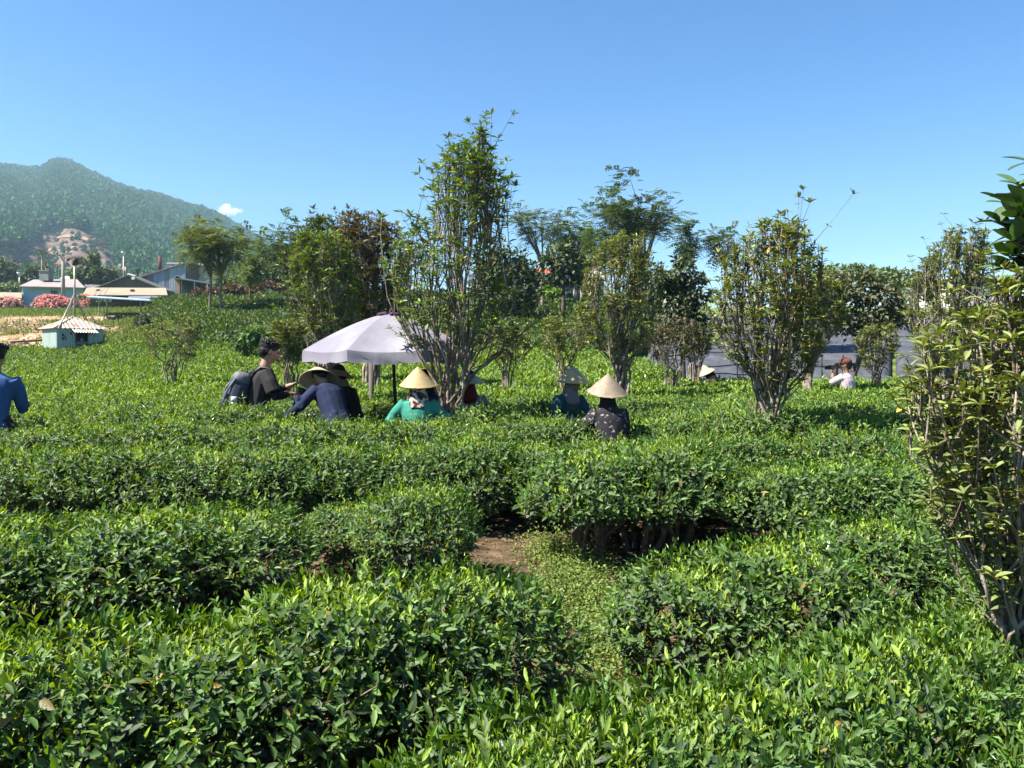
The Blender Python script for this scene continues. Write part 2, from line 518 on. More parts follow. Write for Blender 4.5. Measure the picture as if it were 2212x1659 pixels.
# dirt tracks on the felled slope
def hill_at(u, v):
    ts = np.linspace(0.02, 1, 400); P = hill_pt(np.full(400, float(u)), ts)
    _, vv = frame_of(P); return P[np.argmin(abs(vv - v))]
for line in ([(112, 519), (140, 514), (170, 517), (195, 524), (222, 530)], [(150, 540), (185, 537), (210, 535), (228, 531)], [(60, 548), (90, 544), (112, 545)], [(238, 560), (262, 580), (275, 598)]):
    P = []
    for (a, b), (c2, d2) in zip(line[:-1], line[1:]):
        for f in np.linspace(0, 1, 6)[:-1]: P.append(hill_at(a + (c2 - a) * f, b + (d2 - b) * f))
    P = np.array(P); g = Geo()
    V = np.stack([P + np.array([0, 0, .6]), P + np.array([0, 2.2, 2.2])], 1)
    grid(g, V)
    tr = obj('dirt_track', g, surf_mat('track_soil', (.30, .17, .11), (.24, .15, .10), 0.2), smooth=True, kind='structure')

# forest: crowns standing on the hill
def ico():
    f = (1 + 5 ** .5) / 2
    v = np.array([(-1, f, 0), (1, f, 0), (-1, -f, 0), (1, -f, 0), (0, -1, f), (0, 1, f), (0, -1, -f), (0, 1, -f), (f, 0, -1), (f, 0, 1), (-f, 0, -1), (-f, 0, 1)], float)
    t = np.array([(0, 11, 5), (0, 5, 1), (0, 1, 7), (0, 7, 10), (0, 10, 11), (1, 5, 9), (5, 11, 4), (11, 10, 2), (10, 7, 6), (7, 1, 8), (3, 9, 4), (3, 4, 2), (3, 2, 6), (3, 6, 8), (3, 8, 9), (4, 9, 5), (2, 4, 11), (6, 2, 10), (8, 6, 7), (9, 8, 1)])
    return nrm(v), t
def subdiv(v, t):
    v = list(map(tuple, v)); cache = {}; nt = []
    def mid(a, b):
        k = (min(a, b), max(a, b))
        if k not in cache:
            p = nrm((np.array(v[a]) + np.array(v[b]))[None])[0]; v.append(tuple(p)); cache[k] = len(v) - 1
        return cache[k]
    for a, b, c in t:
        ab, bc, ca = mid(a, b), mid(b, c), mid(c, a)
        nt += [(a, ab, ca), (b, bc, ab), (c, ca, bc), (ab, bc, ca)]
    return np.array(v), np.array(nt)
IV, IT = ico()
nT = 30000
tu = RS.uniform(-160, 760, nT * 2); tt_ = RS.uniform(0.0, 1.01, nT * 2) ** 0.9
TP = hill_pt(tu, tt_)
pu, pv = frame_of(TP)
incl = in_poly(pu, pv, CLEAR)
keep = ~incl | ((RS.rand(len(pu)) < 0.40) & (fbm(TP[:, 0] / 25, TP[:, 1] / 25) > .47))
keep &= RS.rand(len(pu)) < np.clip((TP[:, 1] / 700.0), 0.35, 1)
TP = TP[keep][:nT]; incl = in_poly(*frame_of(TP), CLEAR)
n = len(TP)
fc = bpy.data.collections.new('forest_crowns')
M_FOR = leaf_mat('forest_leaf', 0.7, 0.2, 0.2)
for kk in range(7):
    g = Geo(); m = 70
    dv = rnd_dirs(RS, m); dv[:, 2] = np.abs(dv[:, 2]) * 1.5 - .5
    P = dv * RS.uniform(.65, 1.0, (m, 1)) * np.array([1, 1, 1.15]); P[:, 2] += 1.0
    b_ = np.array([RS.uniform(.030, .060), RS.uniform(.075, .112), RS.uniform(.026, .040)])
    leaves(g, P, nrm(dv + RS.normal(0, .7, (m, 3))), nrm(dv + RS.normal(0, .5, (m, 3))), RS.uniform(.55, 1.0, m), RS.uniform(.45, .8, m), b_ * RS.uniform(.6, 1.45, (m, 1)), TPL_LO)
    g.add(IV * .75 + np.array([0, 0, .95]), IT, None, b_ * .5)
    tube(g, [(0, 0, -1.2), (0, 0, .6)], .07, 4, col=np.array([.14, .12, .10]))
    fc.objects.link(bpy.data.objects.new('crown_shape', mesh_of('crown_shape', g, M_FOR)))
fm = bpy.data.meshes.new('forest'); fm.from_pydata([tuple(p) for p in TP], [], [])
a = fm.attributes.new('size', 'FLOAT', 'POINT'); a.data.foreach_set('value', (RS.uniform(2.2, 3.9, n) * np.where(incl, .26, 1) * (0.8 + .45 * fbm(TP[:, 0] / 70, TP[:, 1] / 70))).astype(np.float32))
a = fm.attributes.new('turn', 'FLOAT', 'POINT'); a.data.foreach_set('value', RS.uniform(0, 6.28, n).astype(np.float32))
fo_ = bpy.data.objects.new('forest', fm); COL.objects.link(fo_); fo_['kind'] = 'stuff'
ng = bpy.data.node_groups.new('forest_nodes', 'GeometryNodeTree')
ng.interface.new_socket('Geometry', in_out='INPUT', socket_type='NodeSocketGeometry'); ng.interface.new_socket('Geometry', in_out='OUTPUT', socket_type='NodeSocketGeometry')
N = ng.nodes.new; gi, go = N('NodeGroupInput'), N('NodeGroupOutput')
ci = N('GeometryNodeCollectionInfo'); ci.inputs['Collection'].default_value = fc; ci.inputs['Separate Children'].default_value = True; ci.inputs['Reset Children'].default_value = True
ip = N('GeometryNodeInstanceOnPoints'); ip.inputs['Pick Instance'].default_value = True
na = N('GeometryNodeInputNamedAttribute'); na.data_type = 'FLOAT'; na.inputs['Name'].default_value = 'size'
nb_ = N('GeometryNodeInputNamedAttribute'); nb_.data_type = 'FLOAT'; nb_.inputs['Name'].default_value = 'turn'
cx_ = N('ShaderNodeCombineXYZ')
L = ng.links.new
L(gi.outputs[0], ip.inputs['Points']); L(ci.outputs[0], ip.inputs['Instance']); L(na.outputs['Attribute'], ip.inputs['Scale']); L(nb_.outputs['Attribute'], cx_.inputs['Z']); L(cx_.outputs[0], ip.inputs['Rotation']); L(ip.outputs[0], go.inputs[0])
md = fo_.modifiers.new('crowns', 'NODES'); md.node_group = ng
# ------------------------------------------------------------------ tea bushes
M_TEA = leaf_mat('tea_leaf', rough=0.30, trans=0.38, spec=0.7, tint=(2.0, 1.6, 0.22))
M_TEA_FAR = leaf_mat('tea_leaf_far', rough=0.34, trans=0.34, spec=0.7, tint=(2.0, 1.6, 0.25))
M_WOOD = surf_mat('tea_wood', (.22, .17, .12), (.09, .07, .05), 20, bump=0.5)

YOUNG = np.array([.195, .310, .015]); MIDC = np.array([.050, .125, .011]); OLD_SHADED = np.array([.013, .036, .008])  # young tone raised for sunlit tops, old tone darkened for shaded gaps

def shoots(g, rs, P, A, nl, tpl, size=1.0, young=1.0, stem=True):
    """leafy shoots at points P with axes A: buds and young leaves above, older leaves below"""
    n = len(P)
    ln = rs.uniform(.04, .085, n) * size
    az0 = rs.uniform(0, 6.28, n)
    ref = np.where(np.abs(A[:, 2:3]) < 0.9, np.array([[0, 0, 1.0]]), np.array([[1.0, 0, 0]]))
    B1 = nrm(np.cross(A, ref)); B2 = np.cross(A, B1)
    tone = rs.uniform(0.72, 1.25, (n, 1))
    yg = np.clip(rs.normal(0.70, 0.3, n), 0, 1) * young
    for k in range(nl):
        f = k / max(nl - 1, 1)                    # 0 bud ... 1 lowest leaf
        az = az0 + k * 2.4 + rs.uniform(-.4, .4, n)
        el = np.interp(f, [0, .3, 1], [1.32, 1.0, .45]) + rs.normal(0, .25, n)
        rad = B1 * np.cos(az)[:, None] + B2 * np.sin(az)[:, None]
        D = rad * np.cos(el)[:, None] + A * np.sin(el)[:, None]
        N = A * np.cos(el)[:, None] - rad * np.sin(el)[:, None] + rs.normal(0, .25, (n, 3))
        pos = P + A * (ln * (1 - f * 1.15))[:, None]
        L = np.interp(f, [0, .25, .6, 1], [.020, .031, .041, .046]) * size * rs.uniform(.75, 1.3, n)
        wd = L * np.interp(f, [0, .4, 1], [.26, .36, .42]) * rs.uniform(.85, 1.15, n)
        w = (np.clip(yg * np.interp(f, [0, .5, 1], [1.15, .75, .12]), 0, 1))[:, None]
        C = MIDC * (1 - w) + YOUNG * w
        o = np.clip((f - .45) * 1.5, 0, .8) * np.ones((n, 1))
        C = (C * (1 - o) + OLD_SHADED * o) * tone * rs.uniform(.85, 1.18, (n, 1))
        bad = rs.rand(n) < .004 * (k + .3)
        C = np.where(bad[:, None], np.array([.20, .15, .03]) * rs.uniform(.4, 1.1, (n, 1)), C)
        leaves(g, pos, D, N, L, wd, C, tpl)
    if False:
        # thin green stem as a narrow leaf-like blade pair
        leaves(g, P - A * 0.04 * size, A, B1, ln + .05 * size, np.full(n, .006 * size), np.tile(np.array([.10, .17, .03]), (n, 1)), TPL_LO)

def make_bush(seed, rx, ry, h, n_top, n_side, n_in, tpl, nl, size=1.0, low=0.0, wthick=1.0):
    rs = np.random.RandomState(seed)
    g = Geo()
    def surf(n, top):
        ph = rs.uniform(0, 6.283, n)
        if top:
            r = np.sqrt(rs.rand(n)) * 0.97
            zz = (1 - np.abs(r) ** 2.6 * 0.50)
        else:
            zz = 1 - rs.rand(n) ** 1.3 * (0.80 - low)
            r = np.where(zz > .58, 1 - np.clip((zz - .58) / .42, 0, 1) ** 1.6 * 0.45, 0.62 + 0.38 * np.clip((zz - .15) / .43, 0, 1))
        lump = 1 + (fbm(np.cos(ph) * 1.6 + seed * 3.1, np.sin(ph) * 1.6 + zz * 1.5) - 0.47) * 0.6
        x = np.cos(ph) * r * rx * lump; y = np.sin(ph) * r * ry * lump
        z = h * zz
        z = z + (fbm(x * 4.5 + seed, y * 4.5 + 3) - .47) * 0.20 * (1 if top else 0.3)
        P = np.stack([x, y, z], -1)
        out = np.stack([np.cos(ph), np.sin(ph), np.zeros(n)], -1)
        return P, out, r
    P, out, r = surf(n_top, True)
    A = nrm(np.array([0, 0, 1.0]) + out * (0.45 * r ** 2)[:, None] + rs.normal(0, .17, (n_top, 3)))
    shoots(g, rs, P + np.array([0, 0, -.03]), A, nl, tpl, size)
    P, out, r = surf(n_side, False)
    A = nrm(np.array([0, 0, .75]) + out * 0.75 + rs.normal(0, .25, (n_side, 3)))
    shoots(g, rs, P, A, nl, tpl, size * 1.12, young=0.10)  # side leaves kept dark in colour for the shade on bush flanks
    # a few long shoots that were not picked
    k = max(3, n_top // 40)
    P, out, r = surf(k, True)
    A = nrm(np.array([0, 0, 1.0]) + rs.normal(0, .22, (k, 3)))
    for q_ in range(2):
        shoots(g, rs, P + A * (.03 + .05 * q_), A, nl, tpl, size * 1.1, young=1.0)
    # inner old leaves, darkened in colour to stand in for inner shade
    P, out, r = surf(n_in, False)
    P = P * np.array([.86, .86, .93]) * rs.uniform(.8, 1, (n_in, 1))
    P[:, 2] = np.maximum(P[:, 2], h * (.25 + low))
    leaves(g, P, nrm(out + rs.normal(0, .5, (n_in, 3))), nrm(np.array([0, 0, 1.0]) + rs.normal(0, .5, (n_in, 3))), rs.uniform(.05, .07, n_in) * size, rs.uniform(.024, .034, n_in) * size, np.tile(OLD_SHADED * 1.0, (n_in, 1)) * rs.uniform(.7, 1.6, (n_in, 1)), TPL_MID)
    # wood
    w = Geo()
    for i in range(9):
        a = rs.uniform(0, 6.28); rr = rs.uniform(.45, .9)
        e = np.array([math.cos(a) * rx * rr, math.sin(a) * ry * rr, h * rs.uniform(.6, .8)])
        b0 = np.array([math.cos(a) * .05, math.sin(a) * .05, -.12])
        m1 = e * np.array([.45, .45, .42]) + rs.normal(0, .03, 3); m2 = e * np.array([.8, .8, .75]) + rs.normal(0, .02, 3)
        tube(w, [b0, m1, m2, e], np.array([.020, .014, .009, .004]) * wthick, 5, cap=False)
        for j in range(3):
            e2 = m2 + np.array([rs.normal(0, .12), rs.normal(0, .12), h * rs.uniform(.1, .3)])
            tube(w, [m1 * .4 + m2 * .6, e2], [.008, .003], 4, cap=False)
    return g, w

TEA_N, TEA_M = [], []
for s in range(6):
    g, w = make_bush(100 + s, .50, .48, .64, 620, 520, 800, TPL_HI, 5, 1.08)
    TEA_N.append((mesh_of('tea_foliage', g, M_TEA, True), mesh_of('tea_wood', w, M_WOOD, True)))
for s in range(5):
    g, w = make_bush(200 + s, .62, .58, .80, 720, 420, 420, TPL_MID, 4, 1.38)
    TEA_M.append((mesh_of('tea_foliage', g, M_TEA_FAR, False), mesh_of('tea_wood', w, M_WOOD, True)))

TEA_B = []
for s in range(3):
    g, w = make_bush(300 + s, .50, .48, .70, 560, 420, 500, TPL_HI, 5, 1.15, low=.24, wthick=1.5)
    TEA_B.append((mesh_of('tea_foliage', g, M_TEA, True), mesh_of('tea_wood', w, M_WOOD, True)))
PEOPLE_AT = []          # filled with feet positions, so no bush grows through a person
_rb = random.Random(4)
ORD = 'leftmost,second from the left,third from the left,fourth from the left,fifth from the left,sixth from the left,seventh from the left,eighth from the left,ninth from the left,tenth from the left,eleventh from the left,twelfth from the left,thirteenth from the left,fourteenth from the left,fifteenth from the left,sixteenth from the left,seventeenth from the left,eighteenth from the left,nineteenth from the left,twentieth from the left'.split(',')
def tea_bush(x, y, label, group, kind=0, sc=1.0, hs_=1.0):
    z = float(ground_z(x, y))
    fo, wo_ = _rb.choice((TEA_N, TEA_M, TEA_B)[kind])
    root = thing('tea_bush', label, 'tea bush', (x, y, z), group)
    root.rotation_euler = (0, 0, _rb.uniform(0, 6.28))
    h = (float(bush_h(y)) - (float(np.interp(y, [3.0, 6.2], [.05, .15])), .15, .05)[kind]) * hs_ * _rb.uniform(.93, 1.06) / (.64, .80, .70)[kind]
    root.scale = (sc * _rb.uniform(.94, 1.06), sc * _rb.uniform(.94, 1.06), h)
    a = bpy.data.objects.new('foliage', fo); COL.objects.link(a); a.parent = root; a['kind'] = 'stuff'
    b = bpy.data.objects.new('stem', wo_); COL.objects.link(b); b.parent = root
    return root

def along(pts, step):
    pts = np.array(pts, float)
    seg = np.linalg.norm(np.diff(pts, axis=0), axis=1); s = np.concatenate([[0], np.cumsum(seg)])
    n = max(1, int(round(s[-1] / step)) + 1)
    q = np.linspace(0, s[-1], n)
    return np.stack([np.interp(q, s, pts[:, 0]), np.interp(q, s, pts[:, 1])], -1)

def seen(x, y, m=.55):
    return y > .9 and abs(x) < y * .662 + m and EYE - (float(ground_z(x, y)) + .8) < (y + .6) * .56

def hedge(nm, pts, st, sc, kind):
    pp = [(x + _rb.uniform(-.05, .05), y + _rb.uniform(-.05, .05)) for x, y in along(pts, st)]
    pp = [p for p in pp if seen(*p) and not any(math.hypot(p[0] - a, p[1] - b) < r_ + .30 for a, b, r_ in PEOPLE_AT)]
    pp.sort(key=lambda p: p[0] / p[1])
    for i, (x, y) in enumerate(pp):
        k = 'rightmost' if i == len(pp) - 1 and i else ORD[i]
        tea_bush(x, y, 'tea bush, ' + k + ' in the ' + nm, 'tea bushes of the ' + nm, kind, sc)

HEDGES = [
 ('front hedge across the bottom centre', [(-.38, 1.48), (-.02, 1.80), (.5, 2.10), (1.1, 2.40), (1.85, 2.92), (2.4, 3.3)], .34, .80, 0),
 ('hedge in the bottom right corner', [(1.05, 1.35), (1.55, 1.80), (2.1, 2.03), (2.7, 2.28)], .34, .78, 0),
 ('broad hedge at the lower left', [(-2.4, 2.30), (-1.8, 2.45), (-1.3, 2.65), (-.8, 2.98), (-.28, 3.22)], .36, 1.04, 0),
 ('hedge right behind the lower left one', [(-3.6, 4.25), (-2.9, 4.3), (-2.2, 4.45), (-1.68, 4.65)], .40, 1.08, 0),
 ('clump with bare stems at centre', [(.62, 5.62), (1.2, 5.8)], .40, 1.0, 2),
 ('hedge right of the weedy clearing', [(.92, 3.68), (1.32, 3.80)], .36, .95, 0),
 ('hedge left of the slender shrub', [(2.15, 4.4), (2.6, 4.6), (3.1, 4.7)], .42, .95, 0),
 ('hedge behind the slender shrub', [(2.7, 3.75), (3.2, 3.9)], .42, .9, 0),
 ('hedge in front of the right tree', [(1.95, 5.6), (2.5, 5.8), (3.1, 5.9), (4.3, 6.0), (5.2, 6.1)], .45, 1.0, 0),
]
for h_ in HEDGES: hedge(*h_)
tea_bush(-.60, 4.98, 'single round tea bush standing apart left of the clump with bare stems', None, 0, .84, 1.0)
tea_bush(-1.08, 5.5, 'low filler tea bush in the gap left of the single round bush', None, 0, .80, .62)  # added filler bush, cut low so that it lies in shade
# ------------------------------------------------------------------ people
def fused(name, geo, mat, parent, voxel, smooth_it=4, mats=None):
    """union of closed shapes grown into one continuous surface"""
    off = np.zeros(3)
    me = mesh_of(name + '_raw', geo, None)
    tmp = bpy.data.objects.new('tmp', me); COL.objects.link(tmp)
    m = tmp.modifiers.new('r', 'REMESH'); m.mode = 'VOXEL'; m.voxel_size = voxel; m.use_smooth_shade = True
    s = tmp.modifiers.new('s', 'SMOOTH'); s.factor = 0.5; s.iterations = smooth_it
    dg = bpy.context.evaluated_depsgraph_get()
    new = bpy.data.meshes.new_from_object(tmp.evaluated_get(dg))
    bpy.data.objects.remove(tmp, do_unlink=True)
    new.name = name
    new.materials.clear(); new.materials.append(mat)
    o = bpy.data.objects.new(name, new); COL.objects.link(o)
    if parent is not None: o.parent = parent
    return o

M_SKIN = surf_mat('skin', (.42, .25, .17), (.36, .20, .13), 30, .55, .35)
M_HAIR = surf_mat('black_hair', (.012, .010, .010), (.006, .005, .005), 60, .55, .3, bump=.5, bscale=90, stretch=(1, 1, .3))
def cloth(name, c, c2=None, **k):
    return surf_mat(name, c, c2, k.pop('scale', 7), k.pop('rough', .85), .2, bump=k.pop('bump', .5), bscale=k.pop('bscale', 9), **k)
M_TROUS = cloth('dark_trousers', (.03, .032, .04))
M_EYE = surf_mat('eye', (.02, .015, .012), None, 5, .2, .5)
M_LIP = surf_mat('lip', (.30, .12, .10), None, 5, .5)

def straw_mat(name, c, c2):
    m, nt, out = _base(name)
    tc = nt.nodes.new('ShaderNodeTexCoord')
    a = nt.nodes.new('ShaderNodeAttribute'); a.attribute_name = 'col'
    sp = nt.nodes.new('ShaderNodeSeparateColor'); nt.links.new(a.outputs['Color'], sp.inputs[0])
    # rings of thread over radial palm leaf strips
    def sinew(sock, k):
        mm = nt.nodes.new('ShaderNodeMath'); mm.operation = 'MULTIPLY'; mm.inputs[1].default_value = k; nt.links.new(sock, mm.inputs[0])
        s = nt.nodes.new('ShaderNodeMath'); s.operation = 'SINE'; nt.links.new(mm.outputs[0], s.inputs[0]); return s.outputs[0]
    r = sinew(sp.outputs['Red'], 6.283 * 15); s = sinew(sp.outputs['Green'], 6.283 * 60)
    no = nt.nodes.new('ShaderNodeTexNoise'); no.inputs['Scale'].default_value = 22; no.inputs['Detail'].default_value = 6; nt.links.new(tc.outputs['Object'], no.inputs['Vector'])
    ad = nt.nodes.new('ShaderNodeMath'); ad.operation = 'MULTIPLY_ADD'; ad.inputs[1].default_value = .13; nt.links.new(s, ad.inputs[0]); nt.links.new(no.outputs['Fac'], ad.inputs[2])
    a2 = nt.nodes.new('ShaderNodeMath'); a2.operation = 'MULTIPLY_ADD'; a2.inputs[1].default_value = .09; nt.links.new(r, a2.inputs[0]); nt.links.new(ad.outputs[0], a2.inputs[2])
    cr = nt.nodes.new('ShaderNodeValToRGB'); cr.color_ramp.elements[0].position = .25; cr.color_ramp.elements[1].position = .7
    cr.color_ramp.elements[0].color = (*[k * ALB for k in c2], 1); cr.color_ramp.elements[1].color = (*[k * ALB for k in c], 1)
    nt.links.new(a2.outputs[0], cr.inputs['Fac'])
    p = nt.nodes.new('ShaderNodeBsdfPrincipled'); p.inputs['Roughness'].default_value = .6; p.inputs['Specular IOR Level'].default_value = .35
    nt.links.new(cr.outputs[0], p.inputs['Base Color'])
    b = nt.nodes.new('ShaderNodeBump'); b.inputs['Strength'].default_value = .5; b.inputs['Distance'].default_value = .004
    nt.links.new(a2.outputs[0], b.inputs['Height']); nt.links.new(b.outputs[0], p.inputs['Normal'])
    tr = nt.nodes.new('ShaderNodeBsdfTranslucent'); nt.links.new(cr.outputs[0], tr.inputs['Color'])
    mx = nt.nodes.new('ShaderNodeMixShader'); mx.inputs[0].default_value = .14
    nt.links.new(p.outputs[0], mx.inputs[1]); nt.links.new(tr.outputs[0], mx.inputs[2]); nt.links.new(mx.outputs[0], out.inputs['Surface'])
    return m
STRAW = [straw_mat('straw_fresh', (.56, .44, .23), (.44, .32, .14)), straw_mat('straw_weathered', (.40, .32, .23), (.27, .20, .14)), straw_mat('straw_pale', (.55, .49, .35), (.44, .37, .24))]

def conical_hat(parent, c, dia, hgt, tilt, mat, ragged=0.0, yaw=0.0):
    """palm leaf hat; c = centre of its rim relative to the person, tilt = (about x, about y)"""
    g = Geo(); n = 48; rs = np.random.RandomState(int(dia * 1000))
    prof = [(0.0, 1.0), (.06, .955), (.2, .83), (.4, .635), (.6, .43), (.8, .215), (.93, .07), (1.0, 0.0)]
    rows = []; cols = []
    jag = 1 + rs.uniform(-ragged, ragged, n)
    for f, z in prof:
        th = np.arange(n + 1) / n * 6.2832
        jj = np.concatenate([jag, jag[:1]]) if f == 1.0 else np.ones(n + 1)
        rows.append(np.stack([np.cos(th) * f * dia / 2 * jj, np.sin(th) * f * dia / 2 * jj, np.full(n + 1, z * hgt)], -1))
        cols.append(np.stack([np.full(n + 1, f), np.arange(n + 1) / n, np.zeros(n + 1)], -1))
    V = np.array(rows); C = np.array(cols)
    Mx = np.array((Matrix.Rotation(-yaw, 3, 'Z') @ Matrix.Rotation(tilt[1], 3, 'Y') @ Matrix.Rotation(tilt[0], 3, 'X')))
    V2 = V * np.array([.985, .985, 1]) - np.array([0, 0, .006])
    grid(g, V @ Mx.T + c, C, flip=True); grid(g, V2 @ Mx.T + c, C)
    rim = V[-1][:-1] @ Mx.T + c
    o = bpy.data.objects.new('conical_hat', mesh_of('conical_hat', g, mat, True)); COL.objects.link(o); o.parent = parent
    r = Geo(); tube(r, np.concatenate([rim, rim[:2]]), .0045, 5, cap=False)
    q = bpy.data.objects.new('rim', mesh_of('rim', r, mat, True)); COL.objects.link(q); q.parent = o
    return o

def ik(a, b, l1, l2, pole):
    a, b, pole = [np.asarray(k, float) for k in (a, b, pole)]
    d = b - a; L = np.linalg.norm(d); L2 = min(L, (l1 + l2) * .995); u = d / L; b = a + u * L2
    k = (l1 ** 2 - l2 ** 2 + L2 ** 2) / (2 * L2); h = math.sqrt(max(l1 ** 2 - k ** 2, 0))
    p = pole - u * np.dot(pole, u); p = p / np.linalg.norm(p)
    return a + u * k + p * h, b

def person(label, x, y, yaw, hip, lean=0.1, head=(0.0, 0.0), hands=None, shirt=None, sleeve='long', s=1.0, hat=None, hair='short', scarf=None, voxel=.012, side=0.0, fem=True, foot_z=None, trousers=None, extra=None, elbow=.8):
    """yaw turns the person about z (0 = back to the camera); hip = hip height above the ground"""
    z = float(ground_z(x, y))
    PEOPLE_AT.append((x, y, .26))
    root = thing('person', label, 'person', (x, y, z), 'people in the tea field')
    root.rotation_euler = (0, 0, yaw)
    sp = np.array([math.sin(side), math.sin(lean) * math.cos(side), math.cos(lean) * math.cos(side)]); sp /= np.linalg.norm(sp)
    rt = np.array([1.0, 0, 0]); rt = rt - sp * np.dot(rt, sp); rt /= np.linalg.norm(rt); fw = np.cross(sp, rt) * 1.0
    fw = -np.cross(rt, sp)
    if fw[1] < 0: fw = -fw
    pel = np.array([0, -math.sin(lean) * .12, hip])
    def on(f): return pel + sp * f * s
    sw = (.165 if fem else .185) * s
    hd = np.array([math.sin(head[1]), math.sin(head[0]), math.cos(head[0])]); hd /= np.linalg.norm(hd)
    nb = on(.47); hc = nb + hd * .165 * s
    sh = [on(.41) - rt * sw, on(.41) + rt * sw]
    if hands is None: hands = [(-.2, .25, hip + .05), (.2, .25, hip + .05)]
    # ---- body, one continuous surface
    B = Geo()
    def loft(g, cs, rx, ry, n=14):
        tube(g, cs, np.stack([np.asarray(rx), np.asarray(ry)], -1), n, ref=fw)
    loft(B, [on(-.05), on(.1), on(.25), on(.38), on(.46)], np.array([.10, .09, .10, .085, .05]) * s, np.array([.14, .12, .14, .14, .06]) * s)
    tube(B, [on(.40), nb + hd * .05 * s, hc - hd * .03 * s], np.array([.062, .054, .052]) * s, 10)
    # head: skull, face, jaw, nose, ears (head frame: fx right, fy forward, fz up)
    fz = hd; fx = rt - fz * np.dot(rt, fz); fx /= np.linalg.norm(fx); fy = -np.cross(fx, fz)
    if np.dot(fy, fw) < 0: fy = -fy
    if len(head) > 2:
        cth, sth = math.cos(head[2]), math.sin(head[2]); fx, fy = fx * cth + fy * sth, fy * cth - fx * sth
    HR = np.stack([fx, fy, fz], 1)
    hp = lambda a, b, c: hc + (fx * a + fy * b + fz * c) * s
    ellipsoid(B, hp(0, -.012, .035), np.array([.074, .092, .088]) * s, 14, 10, rot=HR)
    ellipsoid(B, hp(0, .022, -.015), np.array([.062, .070, .088]) * s, 14, 10, rot=HR)
    ellipsoid(B, hp(0, .050, -.075), np.array([.034, .034, .030]) * s, 10, 8, rot=HR)
    tube(B, [hp(0, .086, .018), hp(0, .100, -.012), hp(0, .108, -.028), hp(0, .088, -.036)], np.array([.008, .011, .015, .010]) * s, 8)
    tube(B, [hp(-.03, .088, .030), hp(0, .094, .028), hp(.03, .088, .030)], .009 * s, 6)
    tube(B, [hp(-.018, .088, -.056), hp(0, .094, -.056), hp(.018, .088, -.056)], .009 * s, 6)
    for e in (-1, 1):
        ellipsoid(B, hp(e * .076, -.008, -.002), np.array([.010, .020, .032]) * s, 8, 6, rot=HR)
    wr = []; els = []
    for i, e in enumerate((-1, 1)):
        el, hnd = ik(sh[i], np.array(hands[i]), .27 * s, .245 * s, np.array([e * elbow, -.35, -.8]))
        els.append(el); wr.append(hnd)
        tube(B, [sh[i], sh[i] * .5 + el * .5, el, el * .5 + hnd * .5, hnd], np.array([.050, .044, .038, .034, .025]) * s, 9)
        # hand: palm, four fingers, thumb
        d = nrm((hnd - el)[None])[0]; up = np.array([0, 0, 1.0]); sd = nrm(np.cross(d, up)[None])[0]; dn = np.cross(sd, d)
        pm = hnd + d * .05 * s
        tube(B, [hnd, pm, hnd + d * .09 * s], np.array([[.018, .026], [.016, .040], [.012, .038]]) * s, 10, ref=dn)
        for k, (off, ln) in enumerate([(-.030, .062), (-.010, .074), (.010, .070), (.030, .054)]):
            r0 = hnd + d * .085 * s + sd * off * s
            tube(B, [r0, r0 + d * ln * .4 * s - dn * .008 * s, r0 + d * ln * .72 * s - dn * .022 * s, r0 + d * ln * .9 * s - dn * .040 * s], np.array([.0095, .009, .0085, .007]) * s, 6)
        t0 = hnd + d * .025 * s - sd * e * .028 * s
        tube(B, [t0, t0 + d * .03 * s - sd * e * .022 * s - dn * .01 * s, t0 + d * .062 * s - sd * e * .022 * s - dn * .026 * s], np.array([.013, .011, .008]) * s, 6)
    kn = []
    hps = [pel - rt * .085 * s, pel + rt * .085 * s]
    an = [np.array([-.11 * s, .02, .08]), np.array([.11 * s, .10, .08])]
    for i in range(2):
        k, a_ = ik(hps[i], an[i], .43 * s, .42 * s, np.array([(-.25, .25)[i], 1, 0])); kn.append(k)
        tube(B, [hps[i], hps[i] * .5 + k * .5, k, k * .5 + an[i] * .5, an[i]], np.array([.075, .068, .052, .046, .034]) * s, 9)
        tube(B, [an[i] + np.array([0, -.05, -.04]), an[i] + np.array([0, .05, -.045]), an[i] + np.array([0, .16, -.055])], np.array([.034, .038, .026]) * s, 8)
    fused('body', B, M_SKIN, root, voxel, 3)
    for e in (-1, 1):
        g = Geo(); ellipsoid(g, hp(e * .031, .086, .010), np.array([.012, .007, .007]) * s, 8, 6, rot=HR)
        o = bpy.data.objects.new('eye', mesh_of('eye', g, M_EYE, True)); COL.objects.link(o); o.parent = root
    g = Geo(); tube(g, [hp(-.022, .094, -.052), hp(0, .103, -.052), hp(.022, .094, -.052)], np.array([.003, .006, .003]) * s, 6)
    o = bpy.data.objects.new('mouth', mesh_of('mouth', g, M_LIP, True)); COL.objects.link(o); o.parent = root
    # ---- clothes
    S = Geo()
    rj = np.random.RandomState(int(abs(x) * 100 + y * 10))
    loft(S, [on(-.16), on(-.06), on(.06), on(.2), on(.32), on(.405), on(.45), on(.475)], np.array([.135, .130, .122, .135, .132, .105, .075, .064]) * s * 1.0, np.array([.180, .175, .160, .170, .185, .185, .11, .07]) * s)
